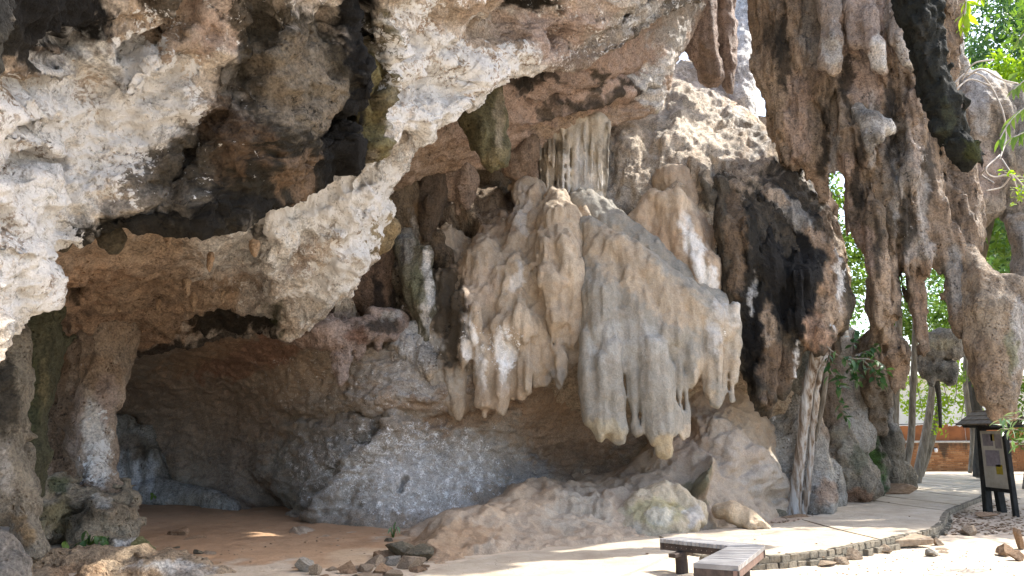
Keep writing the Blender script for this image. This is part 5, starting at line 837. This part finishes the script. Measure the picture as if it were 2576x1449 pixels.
lf = [(655,765,290,180,ST_G,'rounded pinkish boulder between the pillar rocks',.12),(1700,1110,360,250,ST_M,'yellow-green mossy boulder at the cave floor edge',.1),(2170,880,280,160,ST_O,'ridge-like lump of earth on the cave floor',.1),(2420,920,260,100,ST_O,'low earthy lump behind the ridge-like one',.1),(2200,1035,150,80,ST_D,'dark clod on the cave floor nearest the mossy boulder',.1),(2510,1085,130,90,ST_D,'dark clod with a pale side on the cave floor',.1),(2650,1080,200,60,ST_T,'flat sandy clod right of the dark clods',.1),(1440,605,130,80,ST_M,'small olive stone wedged in the pillar foot',.2),(560,870,300,100,ST_D,'dark flat rock lying under the pillar foot',.1)]
for i, (x, y, wq, hq, mm, lb, zg) in enumerate(lf):
    X, Y = z8(x, y); loose(X, Y, wq*.1984, hq*.1984, mm, lb, 300+i, zg=zg, rough=.1, group='rocks around the cave floor')
for i, (X, Y, wq, hq, mm, lb) in enumerate([(2262,1250,92,34,ST_O,'flat brown boulder under the twin slim trees'),(1946,1304,64,26,ST_D,'dark grey stone at the foot of the leaning tree'),(2010,1306,70,14,ST_O,'thin reddish stone right of the leaning tree'),(2225,1232,36,14,ST_G,'small grey stone at the mossy slope foot')]):
    loose(X, Y, wq, hq, mm, lb, 400+i, group='rocks along the cliff foot')
# small stones and dry leaves: too many to count
def scatter(name, spots, size, m, seed, flatn=.4, n_v=5):
    rr = np.random.default_rng(seed); mb = MB()
    for (x, y, z, s) in spots:
        k = n_v; a0 = rr.uniform(0, 6.28); ring = [(x+math.cos(a0+6.28*i/k)*s*rr.uniform(.6, 1.1), y+math.sin(a0+6.28*i/k)*s*rr.uniform(.5, 1), z+rr.uniform(0, .2)*s*flatn) for i in range(k)]
        mb.add(ring+[(x+rr.uniform(-.2, .2)*s, y, z+s*flatn), (x, y, z-s*.3)], [(i, (i+1) % k, k) for i in range(k)]+[((i+1) % k, i, k+1) for i in range(k)])
    return tag(mb.build(name, m), kind='stuff')
sp = []
for (px0, px1, py0, py1, nn, s0, s1, zg) in [(2380,2576,1270,1345,260,.015,.05,.01),(1960,2560,1385,1449,160,.008,.025,.005),(1940,2120,1290,1318,90,.015,.045,.115),(380,980,1290,1440,130,.008,.03,.11),(2350,2450,1290,1330,70,.015,.045,.01)]:
    for _ in range(nn):
        q = G(R(px0, px1), R(py0, py1), zg); sp.append((q[0], q[1], zg+.008, R(s0, s1)))
gm = stone('pebble', (.16, .11, .07), (.28, .2, .13), (.42, .33, .23)); scatter('gravel', sp, 1, gm, 5)
sp = []
for _ in range(240):
    q = G(R(2360, 2576), R(1255, 1350), .0); sp.append((q[0], q[1], R(.012, .03), R(.03, .07)))
for _ in range(26):
    q = G(R(1500, 2300), R(1250, 1440), PZ); 
    sp.append((q[0], q[1], PZ+.016, R(.02, .04)))
scatter('leaf_litter', sp, 1, wood('dry_leaf', (.10, .06, .035), (.25, .16, .09), (8, 8, 8)), 6, .12, 5)
# ================================================================== TREES AND PLANTS
def leaf_mat(name, a, b_, trans=.35, gloss=.45):
    m, t, b = mat(name); n = NB(t); at_ = n.attr('col'); oi = n.n('ShaderNodeObjectInfo')
    c = n.mix(n.m('FRACT', n.m('ADD', at_.outputs['Fac'], oi.outputs['Random'])), a, b_); t.links.new(c, b.inputs['Base Color']); b.inputs['Roughness'].default_value = gloss
    tr = n.n('ShaderNodeBsdfTranslucent'); t.links.new(n.mix(1, c, (1.5, 1.7, .6), 'MULTIPLY'), tr.inputs[0]); mx = n.n('ShaderNodeMixShader'); mx.inputs[0].default_value = trans
    t.links.new(b.outputs[0], mx.inputs[1]); t.links.new(tr.outputs[0], mx.inputs[2]); t.links.new(mx.outputs[0], t.nodes['Material Output'].inputs[0]); return m
LF_D = leaf_mat('dark_leaf', (.022, .060, .018), (.055, .11, .035), .2, .35); LF_M = leaf_mat('mid_leaf', (.075, .135, .03), (.16, .23, .055), .45); LF_Y = leaf_mat('yellow_green_leaf', (.16, .26, .02), (.30, .38, .03), .5); LF_B = leaf_mat('distant_leaf', (.06, .13, .07), (.14, .22, .10), .4); LF_W = leaf_mat('willow_leaf', (.10, .17, .09), (.22, .30, .19), .3, .3)
m, t, b = mat('bark'); n = NB(t); v = n.noise(4, 8, .7, n.scale((3, 3, .6))); t.links.new(n.ramp(v, [(.3, (.09, .07, .05)), (.5, (.20, .17, .13)), (.7, (.33, .30, .25))]), b.inputs['Base Color']); t.links.new(n.bump(v, .8, .06), b.inputs['Normal']); BARK = m
m, t, b = mat('pale_streaked_bark'); n = NB(t); v = n.noise(3, 8, .65, n.scale((4, 4, .45))); t.links.new(n.ramp(v, [(.36, (.10, .065, .04)), (.46, (.27, .215, .165)), (.56, (.42, .40, .37)), (.72, (.52, .50, .47))]), b.inputs['Base Color']); t.links.new(n.bump(n.m('ADD', v, n.m('MULTIPLY', n.noise(18, 6, .7), .3)), .8, .07), b.inputs['Normal']); BARKP = m
m, t, b = mat('dark_bark'); n = NB(t); v = n.noise(5, 7, .7, n.scale((3, 3, .7))); t.links.new(n.ramp(v, [(.3, (.03, .027, .022)), (.7, (.10, .088, .07))]), b.inputs['Base Color']); t.links.new(n.bump(v, .8, .05), b.inputs['Normal']); BARKD = m
m, t, b = mat('dry_twig'); b.inputs['Base Color'].default_value = (.42, .38, .33, 1); TWIG = m
def leaves(cents, rad, nl, size, seed, aspect=.5, droop=.3, shell=.55, clumps=0):
    """(V,Q,col) of nl folded leaves spread through ellipsoids"""
    rr = np.random.default_rng(seed); cents = np.array(cents, float); rad = np.array(rad, float)
    if rad.ndim == 1: rad = np.tile(rad, (len(cents), 1))
    wv = rad.prod(1); k = rr.choice(len(cents), nl, p=wv/wv.sum()); u = rr.normal(size=(nl, 3)); u /= np.linalg.norm(u, axis=1)[:, None]; rr_ = rr.uniform(shell**3, 1, nl)**(1/3)
    p = cents[k]+u*rad[k]*rr_[:, None]
    if clumps:
        cc = p[rr.integers(0, nl, clumps)]; kk = rr.integers(0, clumps, nl); sp = rad.mean()*.16; p = cc[kk]+rr.normal(size=(nl, 3))*sp
    d = rr.normal(size=(nl, 3)); d[:, 2] -= droop; d /= np.linalg.norm(d, axis=1)[:, None]; s = np.cross(d, rr.normal(size=(nl, 3))); s /= np.maximum(np.linalg.norm(s, axis=1), 1e-6)[:, None]; nn = np.cross(d, s)
    L = size*rr.uniform(.6, 1.25, nl)[:, None]; wd = L*aspect*.5
    a = p; m_ = p+d*L*.45; e = p+d*L-nn*L*.06; l = m_+s*wd+nn*wd*.35; r = m_-s*wd+nn*wd*.35
    V = np.stack([a, l, e, r], 1).reshape(-1, 3); i = np.arange(nl)*4
    Q = np.concatenate([np.stack([i, i+1, i+2], 1), np.stack([i, i+2, i+3], 1)])
    col = np.repeat(rr.uniform(0, 1, nl), 4)[:, None]*np.ones(3); return V, Q, col
def crown(name, parent, m, *a, **k):
    V, Q, c = leaves(*a, **k); loc = np.array(parent.location) if parent is not None else 0
    return link(name, mesh_np(name, V-loc, Q, False, c), parent, m)
def trunk(name, pts, rad, m, parent, n=9, seed=0, bumpy=.06):
    pts = catmull(np.array(pts, float), 6*len(pts), 0); rad = catmull(np.array(rad, float)[:, None], len(pts), 0)[:, 0]
    mb = MB(); mb.tube(pts, list(rad), n); V = np.array(mb.v); V += (fbm(V*3+seed, 3)[:, None])*bumpy*np.repeat(rad, n)[:, None]*2
    loc = np.array(parent.location) if parent is not None else 0; mb.v = [tuple(v) for v in V-loc]; return mb.build(name, m, parent, True)
def tree(label, base, pts, rad, crowns, radii, nl, size, m, seed, bark=None, clumps=60, name='tree', group=None, branches=True, **kw):
    tr = empty(name, base); tag(tr, label, 'tree', group); trunk('trunk', pts, rad, bark or BARK, tr, 9, seed)
    if branches:
        tip = np.array(pts[-1]); tip0 = np.array(pts[-2])
        for j, c in enumerate(crowns):
            c = np.array(c, float); st = tip0+(tip-tip0)*R(.2, 1); trunk('limb', [st, st+(c-st)*.5+np.array([R(-.2, .2), R(-.2, .2), R(0, .3)]), c], [rad[-1]*.6, rad[-1]*.4, .02], bark or BARK, tr, 6, j)
    crown('crown', tr, m, crowns, radii, nl, size, seed, clumps=clumps, **kw); return tr
# the leaning tree in front of the dark mass
tb = G(1997, 1304, .1)
lt = empty('leaning_tree', tb); tag(lt, 'leaning pale-barked tree rising into the dark stained rock', 'tree')
def tpt(px, py, d): return P(px, py, d)
stems = [chain([(1992,1312,15.6,0.172),(1997,1285,15.6,0.133),(2003,1230,15.55,0.113),(2012,1150,15.4,0.105),(2022,1060,15.2,0.105),(2034,970,15.0,0.109),(2050,905,14.8,0.117),(2068,862,14.6,0.156),(2080,835,14.6,0.187)]), chain([(1975,1300,15.6,0.078),(1988,1275,15.6,0.094),(1996,1240,15.6,0.078)]),
         chain([(2022,1300,15.55,0.062),(2030,1240,15.5,0.055),(2040,1150,15.4,0.051),(2046,1060,15.25,0.051),(2056,970,15.05,0.055),(2072,900,14.85,0.062),(2082,860,14.7,0.094)])]
V, Q = surface(stems, .024, .02, [('fbm', (4, 4, 1.2), .035, 3), ('ridge', (10, 10, .8), .03, 2)]); o = link('trunk', mesh_np('trunk', V-np.array(lt.location), Q), lt, BARKP)
trunk('aerial_root', [P(2076,850,15.3), P(2078,930,15.4), P(2068,1020,15.5), P(2050,1110,15.6)], [.07, .055, .05, .03], BARK, lt)
# leafy branch hanging right of it: every leaf a piece
lb_ = empty('leafy_branch', P(2120, 860, 14.4)); tag(lb_, 'dark green leafy branch hanging right of the leaning tree', 'plant')
def leaf_proto(name, L, wd, fold=.25, nseg=4, bend=.25):
    vs = []; fs = []
    for i in range(nseg+1):
        t_ = i/nseg; w_ = wd*math.sin(math.pi*min(max(t_, .02), .985)**.8)*.5; z = -bend*L*t_*t_
        vs += [(t_*L, -w_, z+fold*w_), (t_*L, 0, z), (t_*L, w_, z+fold*w_)]
    for i in range(nseg):
        for a in (0, 1): fs.append((i*3+a, i*3+a+1, i*3+3+a+1, i*3+3+a))
    me = bpy.data.meshes.new(name); me.from_pydata(vs, [], fs); me.polygons.foreach_set('use_smooth', [True]*len(fs)); me.update(); return me
def put_leaf(me, parent, p, d, roll, s=1.0):
    d = Vector(d).normalized(); o = link('leaf', me, parent); q = d.to_track_quat('X', 'Z'); o.rotation_mode = 'QUATERNION'; o.rotation_quaternion = q @ Matrix.Rotation(roll, 3, 'X').to_quaternion(); o.location = Vector(p)-Vector(parent.location); o.scale = (s, s, s); return o
ME_D = leaf_proto('dark_leaf', .17, .085); ME_D.materials.append(LF_D)
for k, pts in enumerate([[(2075,868),(2110,895),(2150,902),(2190,905),(2228,930)], [(2090,880),(2085,920),(2100,950),(2110,975)], [(2130,900),(2150,940),(2160,960)], [(2170,905),(2200,935),(2215,965)], [(2150,895),(2190,880),(2210,870)], [(2110,990),(2115,1030),(2130,1055)], [(2150,880),(2145,850),(2150,830)]]):
    P3 = [P(x, y, 14.3+.1*k) for x, y in pts]; trunk('twig', P3, [.014]*len(P3), BARK, lb_, 5); P3 = catmull(np.array(P3), 14, 0)
    for i in range(2, 14):
        for _ in range(2 if k < 5 else 1): put_leaf(ME_D, lb_, P3[i]+np.array([R(-.04, .04), R(-.1, .1), R(-.04, .04)]), (R(-1, 1), R(-1, .6), R(-.9, .3)), R(-.8, .8), R(.7, 1.25))
# twin slim trees by the path
for (lab, pts, rad) in [('slim straight tree at the path bend, left of its twin', [(2256,1232),(2252,1160),(2249,1060),(2253,960),(2258,880),(2262,790)], [.24,.15,.135,.13,.12,.09]), ('slim curving tree at the path bend, right of its twin', [(2262,1234),(2280,1165),(2292,1100),(2296,1000),(2301,880),(2304,780),(2306,690)], [.17,.11,.10,.095,.09,.08,.06])]:
    P3 = [P(x, y, 23.2) for x, y in pts]; base = tuple(P3[0]); tr = empty('slim_tree', base); tag(tr, lab, 'tree', 'slim trees at the path bend'); trunk('trunk', P3, rad, BARK, tr, 10, len(pts))
    c0 = P3[-1]; crown('crown', tr, LF_M, [c0+np.array([.4, .4, .4]), c0+np.array([.9, .6, -.9])], (.8, .7, .8), 420, .17, 31+len(pts), clumps=22)
dk = empty('dark_tree', P(2470, 1195, 27)); tag(dk, 'dark tree trunk with a pale vine behind the notice board', 'tree')
trunk('trunk', [P(2472,1200,27), P(2462,1100,27), P(2450,980,27), P(2440,880,27), P(2436,760,27)], [.3,.22,.2,.19,.16], BARKD, dk, 10); trunk('vine', [P(2440,1190,26.5), P(2446,1090,26.6), P(2436,1030,26.6), P(2428,950,26.6), P(2430,860,26.7)], [.06,.07,.09,.08,.06], BARK, dk, 7)
# foliage seen through the gaps
def bushy(label, cents, rad, nl, size, m, seed, cl, base=None, name='tree', trunkp=None, group='trees beyond the rock', **kw):
    c = [P(*q) for q in cents]; b0 = base or (c[0][0], c[0][1]+.4, 0.0); tr = empty(name, b0); tag(tr, label, 'tree', group)
    top_c = np.mean(c, 0); trunk('trunk', [np.array(b0), (np.array(b0)*.5+top_c*.5)+np.array([.2, .1, 0]), top_c], [.16, .12, .05], BARK, tr, 7, seed); crown('crown', tr, m, c, rad, nl, size, seed, clumps=cl, **kw); return tr
bushy('green tree showing in the narrow gap between the slope and the curtain', [(2050,480,22.5),(2090,560,22),(2115,640,22),(2140,720,22)], (.75, .6, 1.1), 2600, .17, LF_M, 41, 150)
bushy('leafy sprig of a tree at the edge of the bright opening', [(1925,385,20)], (.5, .4, .45), 200, .16, LF_D, 42, 16)
bushy('green tree filling the gap left of the bulbous stalactite', [(2280,830,25),(2310,820,25),(2340,850,25),(2405,800,25),(2430,900,25)], (.8, .6, .9), 1900, .19, LF_M, 43, 90)
bushy('hanging light-green creeper in front of the pale building', [(2300,980,29),(2340,1010,29),(2390,1000,29),(2430,960,29)], (1.0, .6, 1.1), 1500, .17, LF_Y, 44, 110)
bushy('tree with small leaves right of the bulbous stalactite', [(2570,930,24),(2590,1040,24),(2600,860,24)], (.8, .6, 1.0), 1300, .17, LF_M, 45, 50)
bushy('tall hazy tree in the top right corner', [(2480,60,27),(2540,120,27),(2600,40,27),(2560,-60,27),(2640,180,26.5),(2500,190,28)], (2.0, 1.4, 1.7), 6500, .24, LF_B, 46, 260, base=(21.5, 28, 0))
bushy('bright yellow-green shrub on top of the pale buttress', [(2500,190,20),(2550,215,20),(2580,170,20)], (.9, .6, .5), 900, .17, LF_Y, 47, 60, base=(12.3, 20, 6))
bushy('shaded tree below the buttress at the right edge', [(2560,620,24),(2600,560,24)], (1, .7, .8), 800, .18, LF_D, 48, 40)
# large trees behind, and others added right of the path to shade it
for i, (x, y, h, r, lab) in enumerate([(23, 33, 10, 4.0, 'broadleaf tree in front of the brick wall at the far right'), (15.4, 18.8, 8.5, 3.3, 'added shade tree right of the path, level with the notice board'), (18.0, 23.0, 9.5, 3.8, 'added shade tree right of the path beyond the notice board'), (19.5, 21.5, 14, 4.0, 'tallest added shade tree at the right of the clearing'), (21.5, 17.5, 11, 3.6, 'tall added shade tree behind the nearer right-hand ones'), (22, 27, 10, 4, 'tall tree beside the far end of the brick wall'), (14.5, 40, 8, 3.4, 'round tree behind the brick wall at its left'), (29, 42, 10, 4.4, 'tall tree right of the pale building'), (8, 44, 10, 4.5, 'far tree behind the cliff foot'), (21, 54, 12, 5, 'far tall tree behind the pale building'), (33, 58, 13, 5.5, 'far tree at the right behind the others')]):
    cs = [np.array([x+R(-.5, .5)*r, y+R(-.5, .5)*r, h+R(-.3, .35)*r]) for _ in range(6)]
    tree(lab, (x, y, 0), [(x, y, -.1), (x+.15, y, h*.3), (x-.1, y+.1, h*.65)], [.32, .25, .17], cs, (r*.62, r*.62, r*.6), 6500, .30, LF_M if i % 2 else LF_B, 60+i, clumps=330, group='large trees around the clearing')
# near leaves hanging into the frame at the right
def near(label, name='leaf_spray', loc=(0, 0, 0)):
    o = empty(name, loc); tag(o, label, 'plant'); return o
ME_P = leaf_proto('palmate_leaflet', .24, .085, .2, 5, .2); ME_P.materials.append(LF_Y)
sp_ = near('spray of big yellow-green leaves hanging at the top right', loc=P(2425, -40, 8.5))
trunk('twig', [P(2425,-60,8.5), P(2430,10,8.5), P(2424,48,8.5)], [.012, .01, .006], TWIG, sp_, 5); trunk('twig', [P(2432,0,8.5), P(2450,-5,8.5), P(2468,2,8.5)], [.01, .008, .005], TWIG, sp_, 5)
for (cx_, cy_, sc2) in [(2426,50,1.0),(2422,84,.75),(2470,0,.8),(2430,18,.8)]:
    c = P(cx_, cy_-14, 8.5)
    for a in (-2.6, -2.1, -1.6, -1.1, -.5): put_leaf(ME_P, sp_, c, (math.cos(a)+R(-.1, .1), R(-.5, .3), math.sin(a)*.9), R(-.4, .4), sc2*R(.75, 1))
ME_G = leaf_proto('pinnate_leaflet', .20, .05, .2, 4, .3); ME_G.materials.append(LF_M)
sg = near('green feathery leaves reaching in at the right edge below the top', loc=P(2600, 300, 8.0))
for pts in [[(2610,250),(2580,270),(2545,300),(2515,350)], [(2610,180),(2580,200),(2550,225)], [(2620,320),(2585,330),(2550,345)], [(2610,60),(2590,70),(2565,100)]]:
    P3 = catmull(np.array([P(x, y, 8.0) for x, y in pts]), 9, 0); trunk('twig', P3[::2], [.007]*len(P3[::2]), TWIG, sg, 5)
    for i in range(1, 9):
        dv = P3[i]-P3[i-1]; dv /= np.linalg.norm(dv)
        for s in (-1, 1): put_leaf(ME_G, sg, P3[i], (dv[0]*.7+R(-.2, .2), s*.5+R(-.2, .2), dv[2]*.7-.35+s*.35), R(-.5, .5), R(.7, 1.0))
ME_S = leaf_proto('small_leaflet', .075, .04, .2, 3, .2); ME_S.materials.append(LF_Y)
sy = near('twig with small bright yellow-green leaves at the right edge', loc=P(2600, 450, 9.0))
for pts in [[(2640,470),(2590,450),(2550,440),(2520,430)], [(2630,500),(2580,480),(2545,470)], [(2600,430),(2570,480),(2555,510)]]:
    P3 = catmull(np.array([P(x, y, 9.0) for x, y in pts]), 14, 0); trunk('twig', P3[::3], [.006]*len(P3[::3]), TWIG, sy, 5)
    for i in range(3, 14):
        for _ in range(2): put_leaf(ME_S, sy, P3[i]+np.array([R(-.03, .03), R(-.05, .05), R(-.05, .03)]), (R(-1, 1), R(-.6, .6), R(-.6, .3)), R(-.6, .6), R(.7, 1.2))
ME_W = leaf_proto('willow_leaflet', .16, .042, .2, 4, .25); ME_W.materials.append(LF_W)
sb = near('silvery green leafy shrub branch beside the notice board', loc=P(2620, 1100, 10.5))
for pts in [[(2640,1040),(2590,1055),(2540,1052),(2510,1055)], [(2640,1080),(2590,1085),(2550,1080),(2520,1078)], [(2640,1110),(2600,1110),(2565,1115)], [(2630,1020),(2590,1030),(2560,1040)]]:
    P3 = catmull(np.array([P(x, y, 10.5+R(-.2, .2)) for x, y in pts]), 11, 0); trunk('twig', P3[::2], [.007]*len(P3[::2]), BARK, sb, 5)
    for i in range(1, 11):
        for _ in range(2): put_leaf(ME_W, sb, P3[i]+np.array([R(-.05, .05), R(-.1, .1), R(-.04, .04)]), (R(-1, .3), R(-.6, .6), R(-.6, .2)), R(-.6, .6), R(.7, 1.1))
# dry twigs and lianas over the buttress
lv = empty('dry_creeper', P(2500, 200, 15.5)); tag(lv, 'bare pale creeper twigs trailing over the buttress', 'plant')
rt = random.Random(5)
for pts in [[(2400,210),(2430,185),(2470,190),(2500,230),(2525,290),(2530,350),(2515,400)], [(2405,225),(2440,200),(2490,215)], [(2515,390),(2480,425),(2500,445),(2545,440),(2576,470)], [(2520,400),(2545,440),(2560,480)], [(2545,440),(2520,470),(2480,480)], [(2480,425),(2470,440),(2500,460)], [(2420,200),(2450,160),(2500,150)], [(2430,195),(2470,175),(2520,200),(2560,210)]]:
    trunk('twig', [P(x, y, 15.3+rt.uniform(-.3, .2)) for x, y in pts], [.018]*len(pts), TWIG, lv, 5, 1, .2)
for i, lab in enumerate(['leftmost thin vine strand beside the slim trees', 'thin vine strand just right of the slim curving tree', 'thin vine strand left of the thick hanging root', 'thin vine strand close to the thick hanging root', 'thin vine strand just right of the thick hanging root', 'long thin vine strand midway to the dark trunk', 'rightmost thin vine strand near the dark trunk']):
    x = 2285+i*24+rt.uniform(-8, 8); vn = empty('hanging_vine', P(x, 930, 24)); tag(vn, lab+' before the pale building', 'vine', 'vine strands in the gap')
    trunk('stem', [P(x, 870, 24), P(x+rt.uniform(-8, 8), 960, 24), P(x+rt.uniform(-12, 12), 1040+rt.uniform(-40, 20), 24)], [.02, .015, .008], BARK, vn, 5)
vt = empty('hanging_root', P(2358, 960, 20.4)); tag(vt, 'thick root hanging from the small grey rock to the fence', 'root'); trunk('stem', [P(2352,940,20.4), P(2362,1000,20.6), P(2366,1075,21)], [.09, .06, .04], BARKD, vt, 7)
# seedlings
ME_L = leaf_proto('seedling_leaf', .13, .075, .2, 4, .35); ME_L.materials.append(LF_D); ME_L2 = leaf_proto('bright_seedling_leaf', .11, .06, .2, 4, .3); ME_L2.materials.append(LF_M)
def seedling(label, px, py, d, spots, me):
    o = empty('seedling', P(px, py, d)); tag(o, label, 'plant')
    for (x, y, s) in spots:
        p1_ = P(x, y, d+R(-.1, .1)); trunk('stem', [P(px, py, d), (P(px, py, d)+p1_)/2+np.array([0, 0, .04]), p1_], [.006, .005, .003], LF_M, o, 5); put_leaf(me, o, p1_, (R(-.6, .6), R(-.8, -.1), R(-.9, -.2)), R(-.4, .4), s)
seedling('broad-leaved seedling with bluish-green leaves below the pillar', 225,1372,10.2, [(216,1335,1.1),(228,1345,.9),(240,1348,1),(255,1348,1.1),(262,1350,.9),(212,1360,1),(222,1352,1.1),(248,1360,1),(275,1350,.9),(205,1368,.9),(190,1370,.9),(270,1362,.9)], ME_L)
seedling('small bright green seedling left of the broad-leaved one', 168,1380,9.9, [(160,1362,1),(168,1368,.9),(172,1378,.8)], ME_L2)
seedling('pair of green leaves growing at the dark column foot', 70,1335,10.2, [(66,1312,.9),(74,1318,.8)], ME_L2)
seedling('tiny green plant on the ledge at the back of the hollow', 383,1252,15.6, [(380,1240,1.1),(386,1244,1.1),(390,1246,.9)], ME_L2)
seedling('thin upright seedling with narrow drooping leaves beside the rubble', 988,1362,12.2, [(992,1318,.8),(984,1326,.8),(1000,1324,.9),(980,1332,.8),(996,1312,.7),(986,1338,.7),(994,1330,.8)], ME_W)
